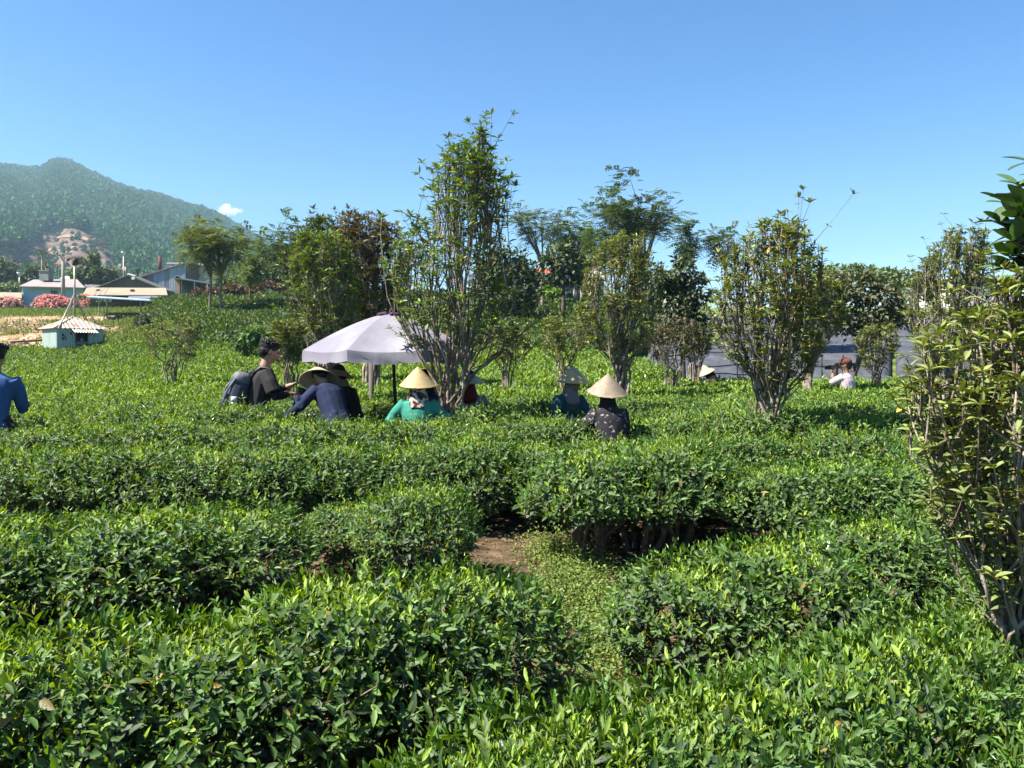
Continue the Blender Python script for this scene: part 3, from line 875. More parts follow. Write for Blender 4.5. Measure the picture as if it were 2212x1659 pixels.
    for i, e in enumerate((-1, 1)):
        el, hnd = els[i], wr[i]
        f = {'long': .93, 'short': 0.0, 'elbow': .0}[sleeve]
        mid = sh[i] * .5 + el * .5
        if sleeve == 'long':
            w2 = el + (hnd - el) * f
            pts = [sh[i] - rt * e * .03 * s, mid, el, el * .5 + w2 * .5, w2]; rad = np.array([.075, .066, .058, .052, .045]) * s
            # cloth folds bunch at the elbow
            for q in range(4):
                c_ = mid + (el - mid) * (q + .5) / 4; tube(S, [c_ + rj.normal(0, .018, 3), c_ + rj.normal(0, .03, 3) + nrm((el - mid)[None])[0] * .03], .05 * s, 6)
        else:
            end = sh[i] + (el - sh[i]) * (.82 if sleeve == 'short' else 1.0)
            pts = [sh[i] - rt * e * .03 * s, sh[i] * .5 + end * .5, end]; rad = np.array([.082, .076, .078]) * s
        tube(S, pts, rad, 10)
    for q in range(9):                                    # folds
        a = rj.uniform(0, 6.28); f = rj.uniform(-.1, .3)
        c1 = on(f) + (rt * math.cos(a) * .150 + fw * math.sin(a) * .112) * s; c2_ = c1 + (sp * rj.uniform(-.12, .12) + rt * rj.normal(0, .05)) * s
        tube(S, [c1, c1 * .5 + c2_ * .5 + rt * rj.normal(0, .01), c2_], np.array([.012, .022, .010]) * s, 6)
    fused('shirt', S, shirt, root, voxel, 3)
    T = Geo()
    loft(T, [pel - sp * .12 * s, pel + sp * .02 * s, pel + sp * .10 * s], np.array([.12, .125, .11]) * s, np.array([.165, .165, .15]) * s)
    for i in range(2):
        tube(T, [hps[i] + sp * .03, hps[i] * .5 + kn[i] * .5, kn[i], kn[i] * .5 + an[i] * .5, an[i] + np.array([0, 0, .02])], np.array([.095, .085, .068, .062, .055]) * s, 10)
    fused('trousers', T, trousers or M_TROUS, root, .018, 2)
    # ---- hair
    H = Geo(); rh = np.random.RandomState(3)
    if hair == 'short':
        ellipsoid(H, hp(0, -.020, .052), np.array([.086, .100, .084]) * s, 16, 10, rot=HR)
        ellipsoid(H, hp(0, -.055, .0), np.array([.074, .058, .085]) * s, 14, 8, rot=HR)
        for q in range(130):
            a = rh.uniform(0, 6.28); c_ = rh.uniform(.2, 1)
            d = np.array([math.cos(a) * .085, math.sin(a) * .098 - .02, .055 + .06 * c_])
            if d[1] > .05: d[2] = max(d[2], .07)
            e_ = d + np.array([math.cos(a) * .012 + rh.normal(0, .014), math.sin(a) * .016 + .012, rh.uniform(-.030, .024)])
            tube(H, [hp(*(d * .8)), hp(*d), hp(*e_)], np.array([.011, .008, .002]) * s, 5)
        for e in (-1, 1): ellipsoid(H, hp(e * .068, -.022, .012), np.array([.016, .034, .046]) * s, 8, 6, rot=HR)
    else:
        ellipsoid(H, hp(0, -.018, .045), np.array([.082, .098, .082]) * s, 14, 10, rot=HR)
        ellipsoid(H, hp(0, -.062, -.01), np.array([.068, .05, .09]) * s, 12, 8, rot=HR)
        if hair == 'bun': ellipsoid(H, hp(0, -.125, .0), np.array([.045, .04, .05]) * s, 10, 8, rot=HR)
        if hair == 'tail': tube(H, [hp(0, -.10, .02), hp(0, -.15, .0), hp(.02, -.17, -.06), hp(.02, -.155, -.13)], np.array([.022, .034, .030, .012]) * s, 8)
    fused('hair', H, M_HAIR, root, .0055 if hair == 'short' else .010, 1)
    if scarf is not None:
        K = Geo()
        m_, style = scarf
        if style == 'back':        # cloth hanging from under the hat over the nape
            tube(K, [hp(0, -.02, .06), hp(0, -.03, -.02), hp(0, -.035, -.09), on(.44) - fw * .03 * s], np.stack([np.array([.105, .110, .105, .10]) * s, np.array([.092, .095, .098, .125]) * s], -1), 14, ref=fy)
            tube(K, [hp(0, -.09, -.07), on(.42) - fw * .105 * s, on(.335) - fw * .125 * s], np.array([[.03, .08], [.028, .095], [.012, .082]]) * s, 10, ref=fw)
        else:                      # mask and cowl round face and neck
            tube(K, [hp(0, .028, -.005), hp(0, .028, -.05), hp(0, .012, -.11)], np.stack([np.array([.080, .082, .075]) * s, np.array([.070, .072, .07]) * s], -1), 14, ref=fy)
            tube(K, [hp(0, 0, -.085), on(.46) + fw * .02 * s, on(.415) + fw * .03 * s], np.array([[.085, .08], [.10, .105], [.105, .12]]) * s, 14, ref=fw)
            ellipsoid(K, on(.40) + fw * .095 * s, np.array([.10, .05, .055]) * s, 12, 8)
        fused('scarf', K, m_, root, .010, 2)
    if hat is not None:
        dia, hh, tl, mt, rg = hat[:5]; drop = hat[5] if len(hat) > 5 else 0.0
        c = hp(0, -.005, 0) + np.array([0, 0, -.02]) + np.array(Matrix.Rotation(-yaw, 3, 'Z') @ Vector((0, -.09 * math.sin(abs(tl[0])) if tl[0] > 0 else .02 * tl[0] * 2, (-.03 if tl[0] < -.3 else 0) - drop)))
        conical_hat(root, c, dia, hh, tl, mt, rg, yaw)
    return root, dict(on=on, hp=hp, sh=sh, els=els, wr=wr, rt=rt, fw=fw, sp=sp, s=s, HR=HR, z=z)

def world(root, p):
    return np.array(Matrix.Rotation(root.rotation_euler.z, 3, 'Z') @ Vector(p)) + np.array(root.location)

def ux(u, d): return (u - 1106) / 1671 * d
def hipfor(v_head_top, x, d, lean, s, headlen=.28):
    """hip height that puts the top of the head at frame row v"""
    ztop = EYE + (770 - v_head_top) / 1671 * d
    return ztop - float(ground_z(x, d)) - (.47 * math.cos(lean) + headlen) * s

# --- colours of clothes
C_GREEN = cloth('jade_green_cloth', (.045, .27, .20), (.038, .23, .17))
C_TEAL = cloth('dark_teal_cloth', (.022, .085, .095), (.016, .06, .07))
C_NAVY = cloth('navy_cloth', (.020, .030, .075), (.014, .020, .05))
C_BLUE = cloth('blue_cloth', (.045, .11, .29), (.035, .085, .22))
C_BLACK = cloth('charcoal_cloth', (.042, .038, .038), (.03, .027, .028))
C_PINK = cloth('pale_pink_cloth', (.56, .47, .54), (.50, .42, .49))
C_PRINT = cloth('dark_print_cloth', (.022, .020, .026), (.032, .03, .038), c3=(.34, .28, .27), s3=26, lo3=.60, hi3=.64)
C_LILAC = cloth('grey_blue_striped_cloth', (.25, .28, .36), (.14, .16, .22), stretch=(6, 6, .3), scale=12, c3=(.45, .03, .04), s3=3, lo3=.63, hi3=.66)
C_DARK = cloth('black_cloth', (.016, .014, .016))
C_BROWNISH = cloth('dark_brown_cloth', (.06, .035, .02), (.03, .02, .015), c3=(.25, .13, .03), s3=14, lo3=.58, hi3=.64)
S_PRINT = cloth('floral_scarf_cloth', (.03, .015, .016), (.10, .05, .05), scale=26, c3=(.62, .50, .42), s3=24, lo3=.50, hi3=.56)
S_BEIGE = cloth('beige_scarf_cloth', (.30, .25, .19), (.24, .2, .15))
S_MAUVE = cloth('grey_mauve_scarf_cloth', (.24, .20, .21), (.18, .15, .16))
S_RED = cloth('dark_red_scarf_cloth', (.15, .012, .014), (.09, .008, .01))
S_BLACK = cloth('black_scarf_cloth', (.02, .018, .018))

# 1 green shirted picker, back to the camera
d = 8.15; x = ux(902, d)
person('picker in a jade green shirt, seen from behind under a clean pale yellow hat', x, d, .05, hipfor(813, x, d, .16, .9), .16, (.18, 0), [(-.24, .30, .62), (.26, .30, .60)], C_GREEN, 'long', .95, (.385, .20, (.14, .02), STRAW[0], 0), 'flat', (S_PRINT, 'back'))
# 2 teal jacketed picker, facing right and half toward the camera
d = 8.75; x = ux(1220, d)
person('picker in a dark teal jacket with arms bent and a grey cowl', x, d, -2.55, hipfor(797, x, d, .22, .95), .25, (.45, 0, .1), [(-.12, .36, .60), (.15, .38, .66)], C_TEAL, 'long', .95, (.365, .175, (.09, .03), STRAW[0], 0, -.01), 'flat', (S_MAUVE, 'front'))
# 3 dark print blouse, back to the camera, worn hat
d = 7.35; x = ux(1322, d)
person('picker in a dark speckled blouse seen from behind under a worn frayed hat', x, d, .30, hipfor(823, x, d, .22, .9), .25, (.30, 0), [(-.30, .28, .50), (.16, .36, .52)], C_PRINT, 'long', .92, (.375, .185, (.24, .04), STRAW[1], .05, -.01), 'flat', (S_BLACK, 'front'))
# 4 navy picker bending at the sunshade, reaching left
d = 8.6; x = ux(722, d)
person('picker in navy bending forward and reaching a bare hand left below the sunshade', x, d, .75, hipfor(796, x, d, .6, .95, .20), .6, (1.0, 0), [(-.42, .34, .66), (.10, .55, .45)], C_NAVY, 'long', .97, (.44, .22, (-.62, -.10), STRAW[2], 0), 'flat', None, voxel=.011)
# 5 dark clothed picker behind
d = 9.15; x = ux(757, d)
person('person in black with a beige neck cloth close behind the bending navy picker', x, d, 1.1, hipfor(792, x, d, .35, .95, .25), .35, (.45, 0), [(-.15, .35, .6), (.15, .35, .6)], C_DARK, 'long', .95, (.36, .12, (-.1, .1), STRAW[1], 0), 'flat', (S_BEIGE, 'front'))
# 6 dark haired person behind the green one
d = 9.2; x = ux(930, d)
person('dark haired person in dark blue mostly hidden behind the clean yellow hat', x, d, 2.4, hipfor(798, x, d, .2, .95), .2, (.3, 0), None, C_NAVY, 'long', .95, None, 'flat', (S_BLACK, 'back'))
# 7 red scarf
d = 9.6; x = ux(1012, d)
person('person in a grey blue striped top with a dark red scarf', x, d, 3.3, hipfor(806, x, d, .1, .95), .12, (.2, 0), None, C_LILAC, 'long', 1.0, (.36, .14, (.10, .05), STRAW[2], 0), 'flat', (S_RED, 'front'))
# 8 far picker by the nets
d = 15.2; x = ux(1551, d)
person('far picker in dark clothes bending under a bright pale hat by the black nets', x, d, .9, hipfor(797, x, d, .5, .95, .20), .5, (.6, 0), None, C_BROWNISH, 'long', .95, (.35, .18, (.05, -.45), STRAW[2], 0), 'flat', (S_BLACK, 'back'), voxel=.016)
# 9 behind the right tree
d = 11.5; x = ux(1676, d)
person('person in a jade green top half hidden behind the right tree trunk', x, d, .2, hipfor(792, x, d, .2, .95), .2, (.3, 0), None, C_GREEN, 'long', .95, None, 'flat', (S_BLACK, 'back'), voxel=.016)
# 10 man with the backpack, in profile facing right
d = 9.0; x = ux(556, d)
man, J = person('young man in a black shirt with short black hair facing right and looking down at his camera', x, d, -1.12, hipfor(731, x, d, .20, 1.12, .295), .20, (.30, 0, .0), [(-.13, .42, 1.0), (.12, .36, .90)], C_BLACK, 'short', 1.12, None, 'short', None, .009, fem=False)
man['label'] = 'young man in a black shirt with short black hair looking down at his camera'
# dark under sleeve below the short sleeve
for i in range(2):
    g = Geo(); a = J['sh'][i] + (J['els'][i] - J['sh'][i]) * .7; w_ = J['wr'][i]; e_ = J['els'][i]
    tube(g, [a, e_, e_ + (w_ - e_) * .5, e_ + (w_ - e_) * .72], np.array([.052, .050, .044, .036]), 10)
    o = bpy.data.objects.new('under_sleeve', mesh_of('under_sleeve', g, C_DARK, True)); COL.objects.link(o); o.parent = man
# backpack
on, rt, fw, spn = J['on'], J['rt'], J['fw'], J['sp']
M_BAG = surf_mat('bag_cloth', (.045, .058, .085), (.033, .043, .064), 12, .7, .35, bump=.3, bscale=60)
M_BAGD = surf_mat('bag_trim', (.012, .013, .016), None, 12, .5, .4)
M_BAGG = surf_mat('bag_grey_panel', (.15, .155, .175), (.11, .115, .13), 12, .65, .35)
bp0 = world(man, on(.0) - fw * .2)
bag = thing('backpack', 'dark navy backpack with a grey upper flap hanging on the back of the young man', 'backpack', bp0)
W_ = lambda p: world(man, p)
def bagbox(g, c, ex, ey, ez, rr=.86):
    """soft rounded box: stacked rounded rings"""
    n = 20; th = np.arange(n) / n * 6.2832
    sx = np.sign(np.cos(th)) * np.abs(np.cos(th)) ** .5; sy = np.sign(np.sin(th)) * np.abs(np.sin(th)) ** .5
    rows = []
    for f, k in [(-1, .0), (-1, .75), (-.9, .95), (-.5, 1.02), (0, 1.04), (.4, .99), (.75, .86), (.93, .62), (1, .0)]:
        rows.append(np.stack([c + rt * ex * k * a + fw * ey * k * b_ + spn * ez * f for a, b_ in zip(sx, sy)]))
    V = np.array(rows); V = np.concatenate([V, V[:, :1]], 1)
    Vw = np.array([[W_(p) for p in r] for r in V]); grid(g, Vw)
g = Geo(); bagbox(g, on(.14) - fw * .235, .150, .105, .245); obj('pack_body', g, M_BAG, bag, True)
g = Geo(); bagbox(g, on(.05) - fw * .335, .120, .050, .130); obj('front_pocket', g, M_BAG, bag, True)
g = Geo(); bagbox(g, on(.31) - fw * .225, .138, .092, .075); obj('top_flap', g, M_BAGG, bag, True)
g = Geo(); tube(g, [W_(p) for p in (on(.30) - fw * .30 - rt * .13, on(.18) - fw * .36 - rt * .12, on(.0) - fw * .385 - rt * .09)], .012, 6); tube(g, [W_(p) for p in (on(.30) - fw * .30 + rt * .13, on(.18) - fw * .36 + rt * .12, on(.0) - fw * .385 + rt * .09)], .012, 6); obj('piping', g, M_BAGG, bag, True)
for e in (-1, 1):
    g = Geo(); P = [on(.36) - fw * .16 + rt * e * .08, on(.455) - fw * .06 + rt * e * .115, on(.46) + fw * .04 + rt * e * .13, on(.36) + fw * .125 + rt * e * .135, on(.2) + fw * .13 + rt * e * .15, on(.08) + fw * .02 + rt * e * .185, on(.02) - fw * .16 + rt * e * .15]
    tube(g, [W_(p) for p in P], np.tile([[.007, .030]], (7, 1)), 8, ref=W_(fw) - W_(np.zeros(3))); obj('strap', g, M_BAGD, bag, True)
g = Geo(); tube(g, [W_(p) for p in (on(.36) - fw * .17 - rt * .04, on(.42) - fw * .19, on(.36) - fw * .17 + rt * .04)], .012, 6); obj('grab_handle', g, M_BAGD, bag, True)
M_BOT = surf_mat('bottle_steel', (.42, .47, .50), (.36, .41, .44), 8, .35, .5, metal=.3)
b0 = on(-.06) - fw * .25 + rt * .185; b1 = on(.115) - fw * .285 + rt * .20
bot = thing('bottle', 'grey metal drinking bottle in the side pocket of the navy backpack', 'bottle', W_(b0))
g = Geo(); tube(g, [W_(b0), W_(b0 * .35 + b1 * .65), W_(b0 * .3 + b1 * .7)], [.042, .042, .034], 14); obj('bottle_body', g, M_BOT, bot, True)
g = Geo(); tube(g, [W_(b0 * .29 + b1 * .71), W_(b1)], [.036, .034], 14); obj('cap', g, surf_mat('bottle_cap', (.6, .66, .68), None, 5, .4), bot, True)
# camera with a small stabiliser in his hands
hnd = (J['wr'][0] + J['wr'][1]) / 2; M_CAM = surf_mat('camera_black', (.012, .012, .013), None, 20, .4, .5)
cm = thing('camera', 'black camera on a small grip held low by the young man', 'camera', W_(hnd))
cc_ = hnd + fw * .10 - spn * .0
g = Geo(); obox(g, W_(cc_ - rt * .065 - fw * .03 - spn * .045), W_(rt * .13) - W_(np.zeros(3)), W_(fw * .06) - W_(np.zeros(3)), W_(spn * .09) - W_(np.zeros(3))); obj('camera_body', g, M_CAM, cm)
g = Geo(); tube(g, [W_(cc_ + fw * .03), W_(cc_ + fw * .10), W_(cc_ + fw * .12)], [.034, .034, .030], 14); obj('lens', g, M_CAM, cm, True)
g = Geo(); tube(g, [W_(cc_ - spn * .05), W_(cc_ - spn * .10 - fw * .03), W_(cc_ - spn * .24 - fw * .03)], [.014, .018, .018], 10); obj('grip', g, M_CAM, cm, True)
g = Geo(); obox(g, W_(cc_ - rt * .05 + fw * .0 + spn * .055), W_(rt * .10) - W_(np.zeros(3)), W_(fw * .012) - W_(np.zeros(3)), W_(spn * .06) - W_(np.zeros(3))); obj('screen', g, surf_mat('camera_screen', (.05, .06, .07), None, 5, .15, .6), cm)
# 11 blue shirted person at the left edge
d = 7.5; x = ux(-22, d)
person('person in a blue shirt at the left edge of the picture', x, d, .15, hipfor(748, x, d, .22, 1.0, .28), .24, (.2, 0), [(-.2, .36, .85), (.13, .42, .88)], C_BLUE, 'long', 1.04, None, 'short', None, fem=False, elbow=.3)
# 12 woman with the brown cap and a camera
d = 13.0; x = ux(1832, d)
wom, J = person('woman in a pale pink shirt and brown cap taking a photo', x, d, .78, hipfor(780, x, d, .10, .88, .24), .10, (.12, 0, .35), [(-.07, .21, hipfor(780, x, d, .10, .88, .24) + .47), (.06, .21, hipfor(780, x, d, .10, .88, .24) + .47)], C_PINK, 'elbow', .88, None, 'tail', None, elbow=.22)
M_CAP = cloth('brown_cap_cloth', (.17, .07, .05), (.13, .05, .035))
hp = J['hp']; HRm = J['HR']
g = Geo(); ellipsoid(g, hp(0, -.012, .060), np.array([.088, .104, .074]), 18, 10, rot=HRm)
V = []
for f in np.linspace(-1, 1, 11):
    V.append([hp(f * .07, .075 * (1 - .35 * f * f), .062), hp(f * .075, .165 * (1 - .32 * f * f) + .01, .045 - .012 * f * f)])
V = np.array(V); grid(g, V); grid(g, V - np.array([0, 0, .006]), flip=True)
o = bpy.data.objects.new('cap', mesh_of('cap', g, M_CAP, True)); COL.objects.link(o); o.parent = wom
hm = (J['wr'][0] + J['wr'][1]) / 2 + J['fw'] * .07 + J['sp'] * .05
cam2 = thing('camera', 'small black and silver camera held up by the woman in the brown cap', 'camera', world(wom, hm))
W2 = lambda p: world(wom, p)
z3 = np.zeros(3)
g = Geo(); obox(g, W2(hm - J['rt'] * .06 - J['fw'] * .02 - J['sp'] * .035), W2(J['rt'] * .12) - W2(z3), W2(J['fw'] * .045) - W2(z3), W2(J['sp'] * .075) - W2(z3)); obj('camera_body', g, M_CAM, cam2)
g = Geo(); tube(g, [W2(hm + J['fw'] * .025), W2(hm + J['fw'] * .10)], [.030, .028], 12); obj('lens', g, M_CAM, cam2, True)
g = Geo(); obox(g, W2(hm - J['rt'] * .06 + J['fw'] * .09 + J['sp'] * .0), W2(J['rt'] * .05) - W2(z3), W2(J['fw'] * .07) - W2(z3), W2(J['sp'] * .014) - W2(z3)); obj('flash_arm', g, surf_mat('silver_trim', (.6, .6, .62), None, 5, .3, .5, metal=.6), cam2)

# ------------------------------------------------------------------ sunshade
d = 9.4; cx = ux(843, d); zr = EYE + (770 - 757) / 1671 * d; za = EYE + (770 - 678) / 1671 * d
R_ = 1.05
gr = np.array([cx, d, float(ground_z(cx, d))])
PEOPLE_AT.append((cx + .06, d, .05))
um = thing('sunshade', 'big faded lilac grey garden umbrella half hidden by the tall tree', 'umbrella', gr)
M_UM = surf_mat('faded_canvas', (.275, .262, .315), (.225, .212, .262), 3.5, .8, .25, bump=.25, bscale=14, c3=(.34, .335, .37), s3=1.6, trans=.06, stretch=(1, 1, .5))
M_UMD = surf_mat('dark_frill', (.10, .05, .10), (.06, .035, .06), 10, .85, .2, bump=.5)
ph0 = R(-17)
def rim(k): a = ph0 + k * math.pi / 4; return np.array([math.sin(a), -math.cos(a), 0])
for k in range(8):
    a, b = rim(k), rim(k + 1)
    V = []
    for f in np.linspace(0, 1, 11):
        row = []
        for e in np.linspace(0, 1, 9):
            dirv = a * (1 - e) + b * e
            sag = 4 * e * (1 - e)
            rr = R_ * (.03 + .97 * f)
            zz = za + (zr - za) * (f ** 1.38) - .030 * sag * f
            V.append(np.array([cx, d, 0]) + dirv * rr * (1 - .015 * sag * f) + np.array([0, 0, zz]))
    V = np.array(V).reshape(11, 9, 3)
    g = Geo(); grid(g, V); obj('panel', g, M_UM, um, True)
    # hanging valance
    rs = np.random.RandomState(k); top = V[-1]; rows = [top]
    for f in (.33, .66, 1.0):
        e = np.linspace(0, 1, 9)
        wv = np.sin(e * 22 + k) * .010 * f + rs.normal(0, .004, 9)
        rows.append(top + (a + b)[None] * .5 * (wv[:, None] + .012 * f) - np.array([0, 0, .125 * f]) + np.array([0, 0, .008]) * rs.normal(0, 1, (9, 1)) * f)
    g = Geo(); grid(g, np.array(rows)); obj('valance', g, M_UM, um, True)
    g = Geo(); P = np.array([V[i, 0] - np.array([0, 0, .012]) for i in range(11)]); tube(g, P, .006, 5); 
    s0 = P[5]; tube(g, [s0, np.array([cx, d, zr + .10])], .005, 5); obj('rib', g, M_BAGD, um, True)
g = Geo(); tube(g, [gr + np.array([.10, -.05, 0]), np.array([cx + .03, d, zr + .1]), np.array([cx, d, za + .03])], [.020, .020, .016], 8); obj('pole', g, surf_mat('dark_pole', (.035, .03, .035), None, 8, .6), um, True)
g = Geo(); rs = np.random.RandomState(9)
for i in range(14):
    a = rs.uniform(0, 6.28); q = rs.uniform(.02, .13)
    p = np.array([cx + math.cos(a) * q, d + math.sin(a) * q, za + .012 - q * .18]); ellipsoid(g, p, (rs.uniform(.03, .06), rs.uniform(.03, .06), rs.uniform(.012, .03)), 8, 5)
tube(g, [np.array([cx, d, za]), np.array([cx + .01, d, za + .065])], [.02, .012], 6)
obj('top_frill', g, M_UMD, um, True)
pp = gz_ = gp(801, 11.0)
post = thing('wooden_post', 'short weathered wooden post seen below the sunshade', 'post', pp)
g = Geo(); tube(g, [pp - np.array([0, 0, .1]), pp + np.array([.01, 0, .6]), pp + np.array([0, 0, 1.25])], [.036, .034, .033], 9); obj('post_shaft', g, surf_mat('grey_wood', (.17, .15, .13), (.09, .08, .07), 12, .9, bump=.5, stretch=(1, 1, .2)), post, True)
# rows further back: single bushes to about 12 m, then one mass of leaves
ROWS = [
 ('long row before the green shirted picker', [(-6.2, 6.25), (-3, 6.3), (-1.5, 6.35), (.2, 6.6)], .52, .98, 0),
 ('row before the dark print blouse', [(.85, 6.5), (2.0, 6.75), (3.4, 6.9), (6.2, 7.0)], .52, .95, 0),
 ('row behind the long front row', [(-6.8, 7.25), (-3, 7.3), (.35, 7.4)], .62, .98, 1),
 ('row beside the right tree', [(1.5, 7.75), (3.5, 7.9), (6.8, 8.0)], .62, 1.0, 1),
 ('row around the pickers', [(-7.2, 8.35), (-2, 8.4), (3, 8.75), (7.4, 9.0)], .68, 1.02, 1),
 ('row behind the pickers', [(-8, 9.4), (-2, 9.5), (3, 9.75), (8.2, 10.0)], .72, 1.06, 1),
 ('row level with the sunshade', [(-8.7, 10.45), (-2, 10.5), (3, 10.75), (8.8, 11)], .76, 1.06, 1),
 ('last separate row before the far tea', [(-9.6, 11.5), (-2, 11.6), (3, 11.8), (9.8, 12)], .82, 1.08, 1),
]
for h_ in ROWS: hedge(*h_)

RS = np.random.RandomState(21)
def field_ok(u, d):
    """how far the flat tea field reaches, per frame column"""
    lim = np.interp(u, [-300, 300, 420, 520, 700, 1000, 1250, 1500, 1950, 2600], [36.5, 36, 30, 27, 26, 26, 24, 16.2, 16.4, 16.4])
    return d < lim
def row_wave(x, y):
    p = (y - 0.08 * x) / 1.15
    return -0.5 * np.clip(np.cos(2 * np.pi * p), .55, 1) + .275 + (fbm(x * .9, y * .9) - .47) * .22
def leaf_mass(g, n, u0, u1, d0, d1, ok, top, size, rs, dark=1.0, young=.55, up=.9, clump=1):
    d = np.sqrt(rs.uniform(d0 ** 1.35, d1 ** 1.35, n) ** (2 / 1.35))
    u = rs.uniform(u0, u1, n)
    k = ok(u, d); u, d = u[k], d[k]; n = len(u)
    x = (u - 1106) / 1671 * d
    P = np.stack([x, d, top(x, d) - np.abs(rs.normal(0, .07, n)) * (1 + d / 40)], -1)
    A = nrm(np.array([0, 0, up]) + rs.normal(0, .35, (n, 3)))
    ref = rnd_dirs(rs, n)
    for j in range(3):
        rad = nrm(np.cross(A, ref)); c, s_ = math.cos(j * 2.2), math.sin(j * 2.2)
        rad = rad * c + np.cross(A, rad) * s_
        el = rs.uniform(.15, 1.2, n)
        D = rad * np.cos(el)[:, None] + A * np.sin(el)[:, None]
        N = A * np.cos(el)[:, None] - rad * np.sin(el)[:, None]
        L = size * rs.uniform(.7, 1.35, n) * (.052 + d * .0028)
        w = np.clip(rs.normal(young, .35, n), 0, 1)[:, None] * np.clip(el / .9, 0, 1)[:, None]
        C = (MIDC * (1 - w) + YOUNG * w) * rs.uniform(.6, 1.25, (n, 1)) * dark
        leaves(g, P, D, N, L, L * .42, C, TPL_LO)
topf = lambda x, y: ground_z(x, y) + bush_h(y) - .08 + row_wave(x, y) * .55
g = Geo()
leaf_mass(g, 80000, -120, 2330, 11.9, 26, field_ok, topf, 1.0, RS)
leaf_mass(g, 34000, -160, 620, 18, 37, field_ok, topf, 1.0, RS, dark=.9, young=.35)
# dark sheet, coloured as shaded old leaves, closes the view to the soil
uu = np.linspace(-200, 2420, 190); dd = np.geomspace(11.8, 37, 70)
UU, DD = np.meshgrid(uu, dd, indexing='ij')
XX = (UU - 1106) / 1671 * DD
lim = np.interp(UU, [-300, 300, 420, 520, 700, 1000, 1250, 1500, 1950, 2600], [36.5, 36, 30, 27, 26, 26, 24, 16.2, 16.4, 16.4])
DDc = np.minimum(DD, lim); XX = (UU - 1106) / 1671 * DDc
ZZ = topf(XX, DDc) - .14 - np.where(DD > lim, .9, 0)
grid(g, np.stack([XX, DDc + np.where(DD > lim, .12, 0), ZZ], -1), OLD_SHADED * .9, flip=True)
obj('tea_field', g, M_TEA_FAR, kind='stuff')

# tea terraces on the slopes behind
def tea_slope(name, poly, n, d0, d1, u0, u1, h, size, colf=None):
    g = Geo(); rs = np.random.RandomState(len(poly) + n)
    def ok(u, d):
        x = (u - 1106) / 1671 * d
        v = 770 - 1671 * (ground_z(x, d) + h * .5 - EYE) / d
        return in_poly(u, v, poly)
    def top(x, y):
        p = (y + .25 * x) / 1.7
        lump = (fbm(x * .55, y * .55, 3) - .43) * 1.3 - .35 * np.clip(np.cos(2 * np.pi * p), .3, 1)
        return ground_z(x, y) + h + lump * h * .55
    leaf_mass(g, n, u0, u1, d0, d1, ok, top, size, rs, dark=.55, young=.3, up=.7)  # leaf colour lowered to stand in for shade from the trees
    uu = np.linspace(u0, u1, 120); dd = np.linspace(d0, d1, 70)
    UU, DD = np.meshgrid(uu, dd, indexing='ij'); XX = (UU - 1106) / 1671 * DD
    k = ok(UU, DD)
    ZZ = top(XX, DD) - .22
    gg = Geo(); grid(gg, np.stack([XX, DD, ZZ], -1), OLD_SHADED * .8, flip=True)
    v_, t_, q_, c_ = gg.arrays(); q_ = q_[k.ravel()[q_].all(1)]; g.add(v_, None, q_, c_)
    return obj(name, g, M_TEA_FAR, kind='stuff')
tea_slope('tea_slope', [(318, 700), (322, 650), (360, 636), (420, 625), (520, 612), (600, 606), (760, 606), (900, 620), (900, 790), (450, 760)], 34000, 27, 72, 300, 900, .95, 1.4)
tea_slope('tea_terrace', [(900, 790), (900, 640), (1100, 634), (1260, 632), (1420, 650), (1420, 790)], 24000, 24, 62, 890, 1430, .9, 1.4)

# low weeds in the clearing between the front hedges
M_WEED = leaf_mat('weed_leaf', .55, .35, .3, tint=(1.3, 1.3, .4))
g = Geo(); n = 15000
cx = np.array([[.40, 4.5, .16], [.42, 4.9, .16], [.45, 5.3, .16], [.35, 5.7, .16], [.50, 4.2, .14], [.36, 3.6, .12], [1.9, 5.0, .3], [-2.6, 3.4, .3]])
k = RS.randint(0, len(cx), n); k = np.where(RS.rand(n) < .7, RS.randint(0, 6, n), k)
P = np.stack([cx[k, 0] + RS.normal(0, 1, n) * cx[k, 2], cx[k, 1] + RS.normal(0, 1.2, n) * cx[k, 2] * 1.2, np.zeros(n)], -1)
P[:, 2] = ground_z(P[:, 0], P[:, 1]) + np.abs(RS.normal(0, .05, n)) + .01
leaves(g, P, nrm(np.stack([RS.normal(size=n), RS.normal(size=n), RS.uniform(.1, 1.2, n)], -1)), nrm(np.array([0, 0, 1.]) + RS.normal(0, .4, (n, 3))), RS.uniform(.014, .034, n), RS.uniform(.009, .02, n), np.array([.13, .19, .035]) * RS.uniform(.6, 1.3, (n, 1)), TPL_LO)
obj('weeds', g, M_WEED, kind='stuff')
# grass on the bank by the hut and along the field edge
g = Geo(); n = 26000
u = RS.uniform(-60, 420, n); d = RS.uniform(38, 78, n); x = (u - 1106) / 1671 * d
P = np.stack([x, d, ground_z(x, d)], -1)
gd = np.clip((66 - d) / 4, 0, 1) * np.clip((300 - u) / 40, 0, 1) * np.clip(.5 + (fbm(x * .3, d * .3) - .43) * 6 + np.clip((200 - u) / 80, -1, 1), 0, 1)
kk = RS.rand(n) > gd * .93; P = P[kk]; n = len(P)
leaves(g, P, nrm(np.array([0, 0, 1.]) + RS.normal(0, .45, (n, 3))), rnd_dirs(RS, n), RS.uniform(.15, .42, n), RS.uniform(.06, .13, n), np.array([.12, .17, .04]) * RS.uniform(.55, 1.5, (n, 1)) + RS.uniform(0, .05, (n, 1)) * np.array([1, .6, 0]), TPL_LO)
obj('grass', g, M_WEED, kind='stuff')
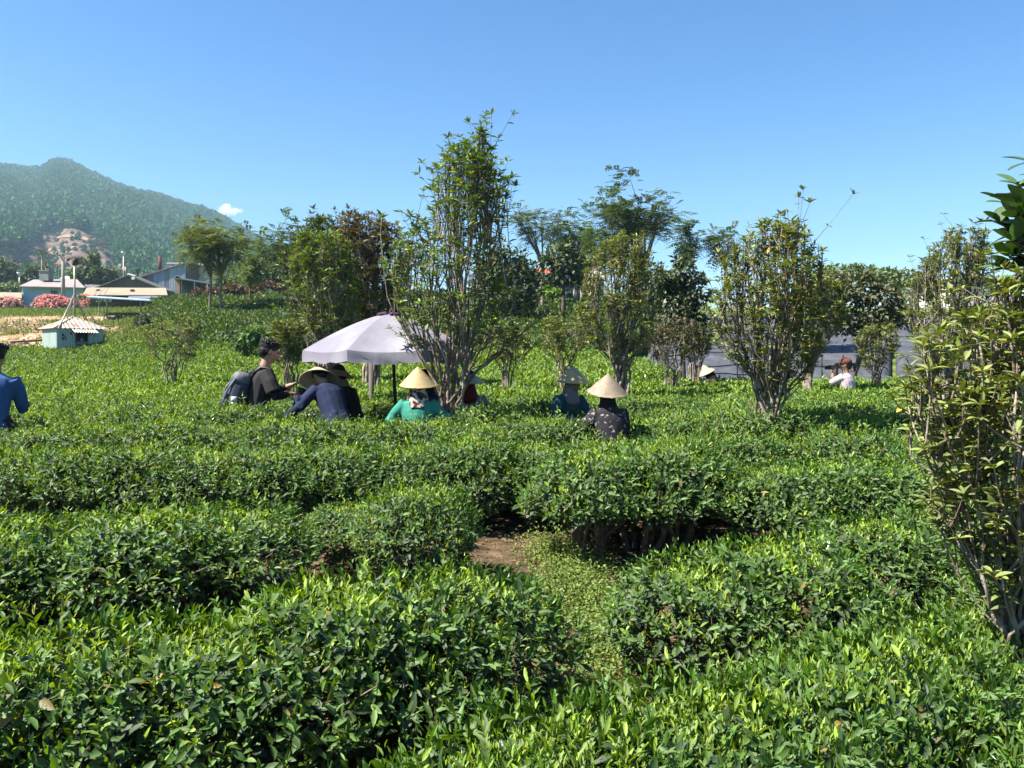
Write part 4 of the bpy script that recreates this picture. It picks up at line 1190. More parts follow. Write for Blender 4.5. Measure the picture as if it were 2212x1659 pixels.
# clods on the tilled soil
g = Geo(); n = 1500
u = RS.uniform(-60, 300, n); d = RS.uniform(38, 62, n); x = (u - 1106) / 1671 * d
for i in range(n):
    s_ = RS.uniform(.06, .20)
    v = IV[:12] * RS.uniform(.6, 1.3, (12, 1)) * np.array([s_, s_, s_ * .6]); b_ = RS.uniform(.55, 1.5)
    g.add(v + np.array([x[i], d[i], float(ground_z(x[i], d[i]))]), ico()[1] if i == 0 else _IT0, None, np.array([1, 1, 1]) * b_) if i else None
    if i == 0: _IT0 = ico()[1]
obj('clods', g, surf_mat('clod', (.34, .23, .14), (.2, .13, .08), 2, attr=True), kind='stuff')

# dead leaves and twigs on the bare soil between the front hedges
g = Geo(); n = 1600
x = RS.uniform(-2.6, 1.6, n); y = RS.uniform(3.3, 6.6, n); P = np.stack([x, y, ground_z(x, y) + RS.uniform(.004, .02, n)], -1)
leaves(g, P, nrm(np.stack([RS.normal(size=n), RS.normal(size=n), RS.normal(0, .25, n)], -1)), nrm(np.array([0, 0, 1.]) + RS.normal(0, .3, (n, 3))), RS.uniform(.025, .06, n), RS.uniform(.012, .026, n), np.array([.16, .10, .05]) * RS.uniform(.4, 1.5, (n, 1)), TPL_MID)
for i in range(60):
    p = np.array([RS.uniform(-1, 1), RS.uniform(4.2, 6.4), 0]); p[2] = float(ground_z(p[0], p[1])) + .01; a = RS.uniform(0, 6.28); l = RS.uniform(.05, .16)
    tube(g, [p, p + np.array([math.cos(a) * l, math.sin(a) * l, .012])], [.004, .002], 4, col=np.array([.13, .10, .07]))
obj('leaf_litter', g, M_WEED, kind='stuff')
# ------------------------------------------------------------------ trees
M_OSM = leaf_mat('osmanthus_leaf', rough=.38, trans=.22, spec=.5, tint=(1.5, 1.35, .4))
M_BARK = surf_mat('grey_bark', (.28, .225, .155), (.13, .10, .07), 22, .85, bump=.5, c3=(.40, .35, .28), s3=7, lo3=.52, hi3=.62)
M_BARKD = surf_mat('dark_bark', (.16, .13, .10), (.07, .055, .045), 14, .9, bump=.6)
M_BROAD = leaf_mat('broad_leaf', rough=.42, trans=.25, spec=.45, tint=(1.3, 1.35, .45))
M_FEATH = leaf_mat('feathery_leaf', rough=.5, trans=.38, spec=.3, tint=(1.3, 1.3, .5))
M_GLOSS = leaf_mat('big_glossy_leaf', rough=.24, trans=.16, spec=.6, tint=(1.5, 1.6, .3))

def bez(p0, p1, p2, n):
    t = np.linspace(0, 1, n)[:, None]
    return (1 - t) ** 2 * p0 + 2 * t * (1 - t) * p1 + t ** 2 * p2

PAL = {  # fresh tip, mature, odd (yellow / reddish) leaf colours
 'green': [(.125, .205, .028), (.064, .110, .022), (.40, .32, .03)],
 'olive': [(.150, .195, .036), (.082, .110, .028), (.40, .30, .04)],
 'brown': [(.100, .085, .035), (.062, .058, .028), (.16, .065, .03)],
 'dark':  [(.060, .100, .025), (.030, .055, .018), (.20, .16, .03)],
}

def osmanthus(label, base, depth, levels, seed, nst, ntip, ll, pal='green', thick=.024, tpl=TPL_MID, group=None, leafy=1.0, name='osmanthus_tree', limbs=(), ydep=.55, cat='tree', lowbare=.25, crown=True, big=False):
    """many stemmed vase shaped tree; levels = (v, u_left, u_right) outline from top to bottom at its depth"""
    rs = np.random.RandomState(seed)
    b = np.array(base, float)
    lv = sorted([(EYE + (770 - v) / 1671 * depth, (ul - 1106) / 1671 * depth, (ur - 1106) / 1671 * depth) for v, ul, ur in levels])
    zs = np.array([k[0] for k in lv]); xl = np.array([k[1] for k in lv]); xr = np.array([k[2] for k in lv])
    root = thing(name, label, cat, b, group)
    wood, crn = Geo(), Geo()
    ztop = zs[-1]; z0 = zs[0]
    def inside(z, spread=1.0):
        l, r_ = np.interp(z, zs, xl), np.interp(z, zs, xr)
        c, h = (l + r_) / 2, (r_ - l) / 2
        a = rs.uniform(0, 6.283); q = rs.rand() ** .33 * spread
        return np.array([c + h * q * math.cos(a), b[1] + max(h, .12) * ydep * 2 * q * math.sin(a) * .8, z])
    stems = []
    for i in range(nst):
        zt = ztop - (ztop - z0) * (rs.rand() ** 1.6) * .62
        if i == 0: zt = ztop
        tip = inside(zt, 1.0)
        a = rs.uniform(0, 6.28); bb = b + np.array([math.cos(a) * thick * 3.0, math.sin(a) * thick * 3.0, -.05])
        kz = z0 + .02; kn_ = np.array([np.interp(rs.rand(), [0, 1], [xl[0], xr[0]]), b[1] + rs.uniform(-.5, .5) * (xr[0] - xl[0]), kz])
        mid = np.array([0., 0, kz + (tip[2] - kz) * .42]); mid[:2] = kn_[:2] * .50 + tip[:2] * .50
        P = np.concatenate([[bb, bb * .4 + kn_ * .6], bez(kn_, mid, tip, 10)])
        wob = rs.normal(0, .022 * (1 + (tip[2] - bb[2]) * .25), (10, 3)); wob[1:-1] = (wob[:-2] + 2 * wob[1:-1] + wob[2:]) / 3; P[1:-1] += wob
        rr = np.linspace(thick * rs.uniform(.8, 1.3), .0045, 12)
        tube(wood, P, rr, 6, cap=False)
        stems.append(P)
    for pts, r0 in limbs:                       # named low limbs
        P = np.array([at(u, v, depth) for u, v in pts]); P[:, 1] += np.linspace(0, -.15, len(P))
        tt = np.linspace(0, len(P) - 1, 12); P = np.stack([np.interp(tt, range(len(P)), P[:, k]) for k in range(3)], -1) + rs.normal(0, .012, (12, 3))
        tube(wood, P, np.linspace(r0, .005, 12), 6, cap=False); stems.append(P)
    LP, LD, LN, LL, LC = [], [], [], [], []
    pc = [np.array(k) for k in PAL[pal]]
    def leaf(p, d, up, fresh, s=1.0):
        LP.append(p); LD.append(d)
        LN.append(np.array([rs.normal(0, .25), rs.normal(0, .25), 1.0]) if abs(d[2]) < .9 else np.array([rs.normal(), rs.normal(), .1]))
        LL.append(ll * s * rs.uniform(.7, 1.25))
        c = pc[0] * fresh + pc[1] * (1 - fresh)
        if rs.rand() < .022: c = pc[2] * rs.uniform(.7, 1.2)
        LC.append(c * rs.uniform(.65, 1.3))
    def dress(P, frac, n, whorl, fresh):
        m = len(P)
        az = rs.uniform(0, 6.28)
        for j in range(n):
            f = frac + (1 - frac) * (j + rs.rand()) / n
            k = f * (m - 1); i0 = min(int(k), m - 2); p = P[i0] + (P[i0 + 1] - P[i0]) * (k - i0); t = nrm((P[i0 + 1] - P[i0])[None])[0]
            az += 1.57 + rs.uniform(-.3, .3)
            for sgn in (0, math.pi):
                if rs.rand() > .85 * leafy: continue
                r_ = np.array([math.cos(az + sgn), math.sin(az + sgn), 0.0])
                d = r_ * .85 + t * rs.uniform(.15, .7) + np.array([0, 0, rs.uniform(-.35, .25)])
                leaf(p, d, t, fresh * .5)
        t = nrm((P[-1] - P[-2])[None])[0]
        for j in range(whorl):
            a = j * 2.4 + az; el = rs.uniform(.05, 1.0)
            d = np.array([math.cos(a), math.sin(a), 0]) * math.cos(el) + t * math.sin(el)
            leaf(P[-1], d, t, fresh, 1.05)
        leaf(P[-1], t + rs.normal(0, .2, 3), t, fresh, .8)
    for P in stems: dress(P, .78, 6, 5, 1.0)
    for i in range(ntip):
        zt = z0 + (ztop - z0) * (lowbare + (1 - lowbare) * rs.rand() ** .85)
        tip = inside(zt, 1.0)
        best, bd = None, 1e9
        for P in stems:
            k = np.argmin(np.abs(P[:, 2] - (zt - rs.uniform(.12, .45) * (ztop - z0) * .6)))
            if P[k, 2] >= zt - .03: continue
            d_ = np.hypot(*(P[k, :2] - tip[:2])) + rs.uniform(0, .08)
            if d_ < bd: bd, best = d_, P[k]
        if best is None: continue
        L = np.linalg.norm(tip - best)
        Q = bez(best, best * .5 + tip * .5 + np.array([(tip[0] - best[0]) * .25, (tip[1] - best[1]) * .25, -.10 * L]), tip, 6)
        tube(wood, Q, np.linspace(min(.009, thick * .45), .0028, 6), 4, cap=False)
        fr = rs.uniform(.3, 1)
        dress(Q, .5, 3, 5, fr)
        for j in range(2):
            k = rs.randint(2, 5); o = Q[k]
            e = o + (nrm((tip - best)[None])[0] * .55 + rs.normal(0, .38, 3) + np.array([0, 0, .35])) * L * rs.uniform(.25, .5)
            S_ = bez(o, (o + e) / 2 + np.array([0, 0, -.02]), e, 4)
            tube(wood, S_, np.linspace(.0045, .002, 4), 3, cap=False)
            dress(S_, .5, 1, 4, fr)
    n = len(LP)
    leaves(crn, np.array(LP), np.array(LD), np.array(LN), np.array(LL), np.array(LL) * .33, np.array(LC), tpl)
    obj('trunk', wood, M_BARK, root, True)
    if not big:
        obj('crown', crn, M_OSM, root, tpl is not TPL_LO)
    else:                                        # nearest shrub: its largest leaves one by one, the others together
        near = np.argsort(np.array(LP)[:, 1])[:260]
        rest = np.setdiff1d(np.arange(n), near)
        c2 = Geo(); A = lambda q_, ix: np.array(q_)[ix]
        leaves(c2, A(LP, rest), A(LD, rest), A(LN, rest), A(LL, rest), A(LL, rest) * .33, A(LC, rest), tpl)
        obj('crown', c2, M_OSM, root, True, kind='stuff')
        meshes = []
        for k in range(10):
            gl = Geo(); leaves(gl, np.zeros((1, 3)), np.array([[1., 0, 0]]), np.array([[0, 0, 1.]]), [1], [.33], np.array([A(LC, near)[k * 7]]), TPL_HI2)
            meshes.append(mesh_of('leaf', gl, M_OSM, True))
        for k in near:
            d = Vector(LD[k]).normalized(); nn = Vector(LN[k]); s_ = d.cross(nn).normalized(); n2 = s_.cross(d)
            o = bpy.data.objects.new('leaf', meshes[rs.randint(10)]); COL.objects.link(o); o.parent = root
            M = Matrix((d, -s_, n2)).transposed().to_4x4() @ Matrix.Scale(LL[k], 4)
            M.translation = Vector(LP[k] - b); o.matrix_local = M
    return root

def gz(u, d): return gp(u, d)
# main tree beside the sunshade
osmanthus('tall vase shaped tree with a sparse pointed top, standing among the pickers', gz(978, 8.5), 8.5,
  [(285, 1036, 1052), (330, 965, 1066), (385, 925, 1092), (430, 905, 1106), (480, 860, 1090), (540, 838, 1085), (600, 846, 1118), (660, 852, 1135), (720, 872, 1130), (780, 898, 1080), (840, 935, 1012), (900, 950, 1000)], 1, 26, 230, .080, 'green', .018, TPL_HI,
  limbs=[([(985, 880), (1010, 820), (1060, 775), (1110, 735), (1165, 690), (1195, 655)], .022), ([(985, 870), (1000, 800), (1040, 745), (1090, 700), (1120, 640)], .016), ([(965, 880), (930, 800), (880, 720), (842, 660), (832, 560), (826, 470)], .014)])
# right vase shaped tree
osmanthus('broad vase shaped many stemmed tree casting shade on the tea at right', gz(1656, 7.7), 7.7,
  [(478, 1650, 1735), (520, 1600, 1752), (560, 1568, 1785), (620, 1535, 1795), (680, 1520, 1792), (740, 1545, 1775), (800, 1580, 1745), (850, 1622, 1700), (905, 1640, 1675)], 2, 32, 250, .066, 'olive', .016, TPL_HI, limbs=[([(1650, 850), (1600, 770), (1560, 715), (1522, 665)], .012), ([(1660, 880), (1705, 830), (1760, 770), (1795, 700)], .014)])
# middle tree
osmanthus('vase shaped tree with pale stems behind the two hatted pickers at centre right', gz(1338, 12.2), 12.2,
  [(515, 1315, 1385), (560, 1272, 1415), (620, 1248, 1440), (680, 1250, 1428), (730, 1268, 1410), (780, 1305, 1372), (815, 1322, 1352)], 3, 28, 220, .080, 'olive', .022, TPL_MID)
# two trees left, behind the sunshade
osmanthus('olive green vase shaped tree right behind the grey sunshade', gz(700, 11.6), 11.6,
  [(505, 650, 735), (545, 630, 760), (600, 622, 775), (650, 640, 780), (700, 662, 775), (750, 690, 750), (800, 700, 730)], 4, 24, 200, .080, 'green', .020, TPL_MID, limbs=[([(705, 780), (665, 730), (620, 700), (598, 665)], .012)])
osmanthus('reddish brown leaved tree between the grey sunshade and the tall tree', gz(800, 14.5), 14.5,
  [(468, 750, 815), (500, 722, 860), (550, 705, 890), (610, 715, 885), (670, 735, 870), (730, 765, 845), (790, 785, 820)], 5, 18, 330, .115, 'brown', .032, TPL_MID)
osmanthus('dark olive tree behind the olive green one and the sunshade', gz(690, 16), 16,
  [(478, 665, 720), (510, 625, 760), (560, 605, 790), (620, 605, 795), (680, 630, 780), (740, 660, 745), (790, 685, 715)], 15, 22, 260, .12, 'dark', .030, TPL_LO)
# right side
osmanthus('vase shaped tree with wispy top twigs near the right edge', gz(2045, 9.8), 9.8,
  [(498, 2040, 2125), (540, 2015, 2135), (580, 1985, 2135), (620, 1955, 2140), (680, 1955, 2140), (740, 1970, 2125), (800, 2010, 2080), (850, 2030, 2060)], 6, 24, 210, .070, 'olive', .018, TPL_MID)
osmanthus('small pale trunked tree behind the right vase shaped tree', gz(1745, 13.2), 13.2,
  [(600, 1715, 1800), (650, 1705, 1830), (700, 1710, 1820), (750, 1728, 1790), (820, 1738, 1752)], 7, 10, 150, .10, 'olive', .034, TPL_MID)
# tall slender shrub in the right foreground
osmanthus('tall slender shrub with bare pale lower stems at the right foreground edge', gz(2205, 2.75), 2.75,
  [(600, 2175, 2300), (660, 2090, 2380), (720, 2010, 2420), (800, 1960, 2430), (900, 1962, 2430), (1000, 1975, 2420), (1100, 2010, 2380), (1200, 2080, 2320), (1300, 2150, 2260), (1420, 2190, 2220)], 8, 26, 230, .050, 'olive', .0085, TPL_HI2, name='osmanthus_shrub', cat='shrub', big=True, lowbare=.18,
  limbs=[([(2195, 1380), (2150, 1200), (2060, 1050), (1990, 900), (1962, 800)], .0075), ([(2200, 1350), (2120, 1150), (2040, 980), (2000, 860)], .007)])
# low shrubs on the field edge
SHR = [
 ('wispy half bare shrub left of the man with the backpack', 368, 15.5, [(690, 330, 410), (720, 305, 435), (760, 315, 430), (800, 345, 395)], 'olive'),
 ('low thin shrub right of the man with the backpack', 622, 11.2, [(695, 590, 650), (730, 580, 660), (780, 592, 650), (815, 610, 640)], 'olive'),
 ('low fan shaped bare shrub above the teal jacketed picker', 1216, 13.2, [(685, 1175, 1270), (720, 1160, 1285), (760, 1172, 1270), (805, 1200, 1235)], 'olive'),
 ('low shrub right of the tall tree', 1098, 13.6, [(700, 1060, 1140), (740, 1045, 1150), (780, 1065, 1130), (810, 1085, 1112)], 'olive'),
 ('low brownish shrub right of the middle vase shaped tree', 1446, 14.0, [(690, 1400, 1500), (730, 1388, 1512), (775, 1410, 1490), (810, 1430, 1465)], 'brown'),
 ('upright thin shrub right of the woman with the brown cap', 1890, 14.0, [(705, 1860, 1930), (740, 1845, 1945), (780, 1860, 1925), (818, 1878, 1902)], 'olive'),
 ('low shrub behind the far picker at the net edge', 1500, 15.5, [(700, 1475, 1540), (740, 1465, 1545), (790, 1485, 1520)], 'dark'),
]
for i, (lb, u, d, lv, pal) in enumerate(SHR):
    osmanthus(lb, gz(u, d), d, lv, 40 + i, 14, 75, .075, pal, .011, TPL_LO, name='shrub', cat='shrub', leafy=.8, group='half bare shrubs on the field edge')

# ------------------------------------------------------------------ feathery trees
def fronds(g, rs, P, D, size, cols):
    """pinnate leaves: a curved rachis with pairs of leaflets"""
    n = len(P); D = nrm(D); U = np.array([[0, 0, 1.0]])
    S = nrm(np.cross(D, U + rs.normal(0, .2, (n, 3)))); N = np.cross(S, D)
    for k in range(6):
        f = (k + .6) / 6
        p = P + D * (size * f)[:, None] - np.array([[0, 0, 1]]) * (size * .38 * f * f)[:, None]
        w = size * .34 * math.sin(math.pi * (f * .8 + .15))
        for s in (-1, 1):
            leaves(g, p, S * s + D * .5 - N * .12, N, w, w * .42, cols * rs.uniform(.8, 1.2, (n, 1)), TPL_LO)

def feathery(label, u, d, vtop, vbase, ul, ur, vlow, seed, trunk=.11, nf=520, size=.42, col=(.075, .125, .03), flat=False, group='tall feathery leaved trees behind the field', fork=None):
    rs = np.random.RandomState(seed)
    b = at(u, vbase, d); b[2] = min(b[2], float(ground_z(b[0], d)))
    root = thing('feathery_tree', label, 'tree', b, group)
    zt, zl = at(u, vtop, d)[2], at(u, vlow, d)[2]
    cx, hw = ((ul + ur) / 2 - 1106) / 1671 * d, (ur - ul) / 2 / 1671 * d
    wood, cr = Geo(), Geo()
    fz = zl - (zl - b[2]) * .12 if fork is None else at(u, fork, d)[2]
    top = np.array([b[0] + rs.normal(0, .05), d, fz])
    P = bez(b, (b + top) / 2 + rs.normal(0, .06, 3), top, 8)
    tube(wood, P, np.linspace(trunk, trunk * .62, 8), 8, cap=False)
    ends = []
    nb = 9
    for i in range(nb):
        a = rs.uniform(0, 6.28); f = rs.uniform(.35, .95)
        zz = zt - (zt - zl) * (rs.uniform(0, .28) if flat else rs.uniform(.05, .75))
        e = np.array([cx + hw * f * math.cos(a) * .9, d + hw * f * math.sin(a) * .9, zz])
        m = top * .5 + e * .5; m[2] = top[2] + (e[2] - top[2]) * .62
        Q = bez(top, m, e, 8)
        tube(wood, Q, np.linspace(trunk * .45, .018, 8), 5, cap=False)
        ends.append(e); ends.append(Q[5])
        for j in range(3):
            o = Q[rs.randint(3, 7)]; e2 = o + (nrm((e - top)[None])[0] + rs.normal(0, .7, 3) + np.array([0, 0, .3])) * hw * rs.uniform(.18, .4)
            tube(wood, [o, (o + e2) / 2, e2], [.025, .018, .01], 4, cap=False); ends.append(e2)
    ends = np.array(ends)
    k = rs.randint(0, len(ends), nf)
    PP = ends[k] + rs.normal(0, 1, (nf, 3)) * np.array([hw * .16, hw * .16, (zt - zl) * .08])
    DD = rs.normal(0, 1, (nf, 3)) * np.array([1, 1, .4]) + (PP - np.array([cx, d, (zt + zl) / 2])) / max(hw, .1) * .7
    C = np.array(col) * rs.uniform(.6, 1.35, (nf, 1)) * (1 + .35 * rs.normal(0, 1, (len(ends), 1))[k].clip(-1, 1))
    C = C + np.array([.02, .008, 0]) * rs.rand(nf, 1)
    fronds(cr, rs, PP, DD, size * rs.uniform(.7, 1.25, nf), C)
    obj('trunk', wood, M_BARKD if trunk > .2 else M_BARK, root, True)
    obj('crown', cr, M_FEATH, root)
    return root
feathery('slim feathery tree with pale straight trunk, left one of the close pair', 453, 42, 488, 703, 385, 500, 590, 1, .10, 420, .62, (.095, .125, .028))
feathery('slim feathery tree with pale straight trunk, right one of the close pair', 478, 42, 495, 705, 430, 532, 585, 2, .11, 420, .62, (.085, .12, .028))
feathery('slim feathery tree right of the close pair, low round crown', 537, 46, 525, 690, 490, 590, 610, 3, .10, 420, .62, (.075, .125, .03))
feathery('dark feathery tree in front of the hill foot, left of the brown tree', 620, 44, 478, 690, 555, 668, 600, 4, .11, 520, .66, (.055, .10, .028))
feathery('flat topped open feathery tree with dark forked trunk right of the tall tree', 1172, 46, 466, 690, 1103, 1226, 545, 5, .14, 640, .50, (.070, .11, .030), True, fork=575)
feathery('feathery tree between the flat topped one and the widest one', 1245, 48, 475, 680, 1192, 1292, 560, 6, .12, 480, .62, (.07, .12, .03))
feathery('widest and densest feathery tree, behind the middle vase shaped tree', 1390, 40, 443, 690, 1288, 1482, 560, 7, .2, 1500, .58, (.058, .10, .032))
feathery('small wispy feathery tree right of the widest one', 1497, 36, 482, 700, 1465, 1530, 560, 8, .08, 200, .62, (.055, .10, .032), group='small wispy feathery trees')
feathery('small wispy feathery tree left of the right vase shaped tree', 1566, 36, 486, 700, 1528, 1606, 570, 9, .08, 210, .60, (.055, .10, .034), group='small wispy feathery trees')
feathery('young feathery tree just left of the widest feathery tree', 1290, 44, 490, 690, 1255, 1330, 580, 10, .08, 260, .62, (.06, .11, .034), group='small wispy feathery trees')

# ------------------------------------------------------------------ round leafy trees
def broadleaf(label, u, d, blobs, vbase, seed, nl, ll, col, trunk=.12, name='leafy_tree', lean=0, group=None, gloss=False, cat='tree', wood=True):
    """blobs = (u, v, radius_u, radius_v) leaf clumps making up the crown"""
    rs = np.random.RandomState(seed)
    b = at(u, vbase, d); b[2] = min(b[2], float(ground_z(b[0], d)))
    root = thing(name, label, cat, b, group)
    g, w = Geo(), Geo()
    area = sum(k[2] * k[3] for k in blobs)
    s = d / 1671
    tips = []
    for (bu, bv, ru, rv2) in blobs:
        c = at(bu, bv, d); r = np.array([ru * s, ru * s * .9, rv2 * s]); tips.append(c)
        n = max(30, int(nl * ru * rv2 / area))
        # sub clumps
        m = max(5, n // 45)
        cd = rnd_dirs(rs, m); cp = c + cd * r * rs.uniform(.55, 1.0, (m, 1)); tone = rs.uniform(.6, 1.4, m)
        k = rs.randint(0, m, n)
        P = cp[k] + rs.normal(0, 1, (n, 3)) * r * .22
        out = nrm(P - c)
        D = nrm(out * .6 + rs.normal(0, .6, (n, 3)) + np.array([0, 0, -.25]))
        N = nrm(out * .5 + np.array([0, 0, .8]) + rs.normal(0, .4, (n, 3)))
        L = ll * rs.uniform(.6, 1.3, n)
        C = np.array(col) * tone[k][:, None] * rs.uniform(.7, 1.3, (n, 1)) + np.array([.03, .02, 0]) * (rs.rand(n, 1) < .12)
        leaves(g, P, D, N, L, L * .5, C, TPL_LO if ll * 1671 / d < 14 else TPL_MID)
    if wood:
        top = np.mean(tips, 0); top[2] -= .3 * (top[2] - b[2])
        tube(w, bez(b, (b + top) / 2 + np.array([lean, 0, 0]), top, 8), np.linspace(trunk, trunk * .6, 8), 7, cap=False)
        for t in tips: tube(w, bez(top, (top + t) / 2 + np.array([0, 0, -.1]), t, 5), np.linspace(trunk * .5, trunk * .15, 5), 5, cap=False)
        obj('trunk', w, M_BARKD, root, True)
    obj('crown', g, M_GLOSS if gloss else M_BROAD, root)
    return root
broadleaf('dense dark domed tree behind the tall vase shaped tree', 1095, 38, [(1090, 580, 48, 42), (1060, 620, 40, 40), (1125, 615, 40, 42), (1095, 650, 55, 35)], 700, 1, 5200, .30, (.05, .075, .024), .2)
broadleaf('dark glossy tree with drooping leaves right of the middle vase shaped tree', 1478, 16, [(1480, 590, 34, 28), (1455, 640, 36, 34), (1505, 630, 36, 36), (1470, 690, 44, 34), (1500, 720, 36, 40), (1435, 600, 24, 24)], 800, 2, 4200, .13, (.042, .062, .022), .07, gloss=True)
broadleaf('spreading dark tree with leaning trunk behind the woman with the brown cap', 1802, 17, [(1800, 640, 50, 38), (1860, 620, 46, 34), (1910, 650, 44, 38), (1840, 690, 56, 34), (1890, 700, 46, 34), (1930, 690, 30, 34)], 812, 3, 5200, .125, (.058, .070, .026), .085, lean=.18)
broadleaf('round leafy tree left of the spreading dark tree', 1770, 24, [(1765, 640, 40, 40), (1800, 610, 34, 24), (1740, 670, 34, 34)], 800, 4, 2600, .16, (.075, .085, .03), .09)
broadleaf('pale flat crowned tree far behind the spreading dark tree', 1840, 48, [(1790, 592, 34, 14), (1835, 588, 36, 14), (1885, 592, 36, 14), (1930, 600, 34, 16)], 690, 5, 2200, .34, (.10, .15, .05), .14)
broadleaf('far grey green tree behind the slender topped tree', 1985, 52, [(1960, 612, 34, 22), (2000, 620, 36, 22)], 690, 6, 1500, .34, (.085, .10, .05), .14)
broadleaf('bushy dark tree between the middle tree and the flat topped feathery tree', 1215, 40, [(1215, 560, 36, 30), (1245, 580, 34, 30), (1195, 585, 26, 26)], 690, 7, 2600, .30, (.055, .085, .028), .15)
broadleaf('leafy tree behind the widest feathery tree, low', 1420, 34, [(1400, 610, 50, 40), (1440, 640, 40, 40), (1370, 650, 40, 36)], 710, 8, 2600, .26, (.052, .075, .026), .15)
broadleaf('round bright green clipped shrub in front of the dark awning house', 1193, 44, [(1193, 620, 17, 14), (1186, 630, 15, 10), (1202, 630, 15, 10)], 645, 9, 900, .20, (.13, .22, .02), .07, name='clipped_shrub', cat='shrub')
broadleaf('leafy tree at the far right behind the slender shrub', 2120, 22, [(2090, 700, 50, 40), (2150, 690, 50, 44), (2200, 720, 50, 50), (2130, 750, 60, 40)], 820, 10, 3600, .15, (.06, .075, .028), .1)
# left background by the houses
broadleaf('dark tree at the left edge behind the lamp post', 12, 118, [(10, 590, 30, 28), (-20, 600, 40, 34), (28, 600, 16, 30)], 640, 11, 2000, .75, (.04, .065, .025), .3)
broadleaf('low tree between the lamp post and the blue house', 72, 122, [(62, 590, 16, 12), (85, 588, 20, 14), (70, 600, 28, 12)], 640, 12, 1200, .75, (.05, .075, .028), .25)
broadleaf('large bushy tree behind the mast and the power pole', 195, 108, [(195, 570, 16, 18), (200, 556, 9, 10), (180, 585, 24, 18), (212, 590, 26, 20), (232, 600, 20, 12), (172, 600, 20, 12)], 640, 13, 3000, .62, (.065, .10, .028), .3)
broadleaf('bright leafy bush row behind the houses at the left edge', 20, 110, [(0, 618, 40, 10), (30, 622, 24, 8)], 640, 14, 900, .6, (.085, .125, .035), .1, wood=False, name='bush', cat='bush')
broadleaf('bushy trees above the brown shrubs on the tea slope', 590, 74, [(500, 600, 40, 16), (560, 590, 44, 22), (620, 590, 40, 24), (680, 580, 40, 30), (735, 590, 50, 34)], 620, 15, 4200, .5, (.06, .10, .03), .2)
broadleaf('banana like leafy shrub at the foot of the tea slope', 560, 24, [(548, 725, 24, 20), (580, 735, 22, 18), (530, 745, 18, 14)], 770, 16, 1300, .17, (.065, .13, .028), .03, name='leafy_shrub', cat='shrub')
broadleaf('dark low shrub left of the leafy one at the slope foot', 480, 30, [(455, 735, 28, 12), (495, 730, 24, 14), (430, 728, 22, 10)], 760, 17, 1300, .17, (.05, .075, .028), .03, name='leafy_shrub', cat='shrub')
for i, (u, v, ru, d_, lb) in enumerate([(420, 716, 26, 31, 'dark leafy shrub at the slope foot below the close pair of feathery trees'), (470, 712, 30, 32, 'dark shrub at the foot of the slim feathery pair'), (520, 704, 28, 33, 'dark shrub at the slope foot below the low round feathery crown'), (600, 706, 34, 31, 'dark shrub at the slope foot left of the olive tree'), (640, 735, 26, 22, 'dark shrub at the field edge left of the sunshade'), (1010, 735, 30, 26, 'dark shrub behind the lower branches of the tall tree'), (1060, 715, 30, 30, 'dark shrub right of the tall tree at the terrace foot'), (1240, 720, 26, 27, 'dark shrub above the small net piece')]):
    broadleaf(lb, u, d_, [(u, v, ru, 11), (u + ru * .6, v + 4, ru * .6, 9), (u - ru * .6, v + 5, ru * .6, 8)], v + 16, 90 + i, 1100, .15, (.05, .078, .024), .03, name='leafy_shrub', cat='shrub')
broadleaf('dark scrub below the blue canopy', 330, 44, [(300, 690, 22, 9), (335, 688, 24, 10), (370, 692, 26, 10)], 705, 18, 1100, .26, (.055, .07, .03), .04, name='leafy_shrub', cat='shrub')
# red brown shrubs along the top of the slope
for i, (u, v, ru) in enumerate([(440, 634, 18), (470, 628, 20), (505, 622, 20), (545, 620, 22), (480, 645, 16), (530, 640, 18), (590, 618, 22)]):
    broadleaf('red brown shrub on the tea slope, ' + ('leftmost in the upper strip', 'second from left in the upper strip', 'third from left in the upper strip', 'fourth from left in the upper strip', 'left one in the lower strip', 'right one in the lower strip', 'rightmost in the upper strip')[i], u, 58, [(u, v, ru, 7), (u + 10, v + 3, ru * .7, 6)], v + 8, 60 + i, 420, .3, (.10, .052, .028), .03, name='red_shrub', group='red brown shrubs on top of the tea slope', cat='shrub', wood=False)

# areca palms
def palm(label, u, d, vtop, vbase, crown, seed):
    rs = np.random.RandomState(seed)
    b = at(u, vbase, d); b[2] = min(b[2], float(ground_z(b[0], d))); t = at(u, vtop, d)
    root = thing('palm', label, 'palm tree', b, 'palms by the houses')
    w = Geo(); tube(w, [b, (b + t) / 2, t], [.16, .13, .11], 7); obj('trunk', w, M_BARK, root, True)
    n = 13; s = crown * d / 1671
    g = Geo()
    for i in range(n):
        a = i * 2.4; el = rs.uniform(-.1, 1.2)
        D = np.array([math.cos(a) * math.cos(el), math.sin(a) * math.cos(el), math.sin(el)])
        for k in range(9):
            f = (k + 1) / 9; p = t + D * s * f - np.array([0, 0, 1]) * s * .55 * f * f
            S_ = nrm(np.cross(D, [0, 0, 1.0])[None])[0]
            for sg in (-1, 1):
                leaves(g, p[None], (S_ * sg + D * .6 - np.array([0, 0, .45]))[None], np.array([[0, 0, 1.]]), [s * .45], [s * .10], np.array([[.055, .085, .03]]) * rs.uniform(.6, 1.3), TPL_LO)
    obj('crown', g, M_BROAD, root)
palm('tall thin areca palm behind the blue house roof, left one', 91, 112, 545, 640, 14, 1)
palm('shorter areca palm close beside the tall thin one', 99, 114, 565, 640, 12, 2)
palm('areca palm right of the power pole', 171, 116, 560, 640, 14, 3)

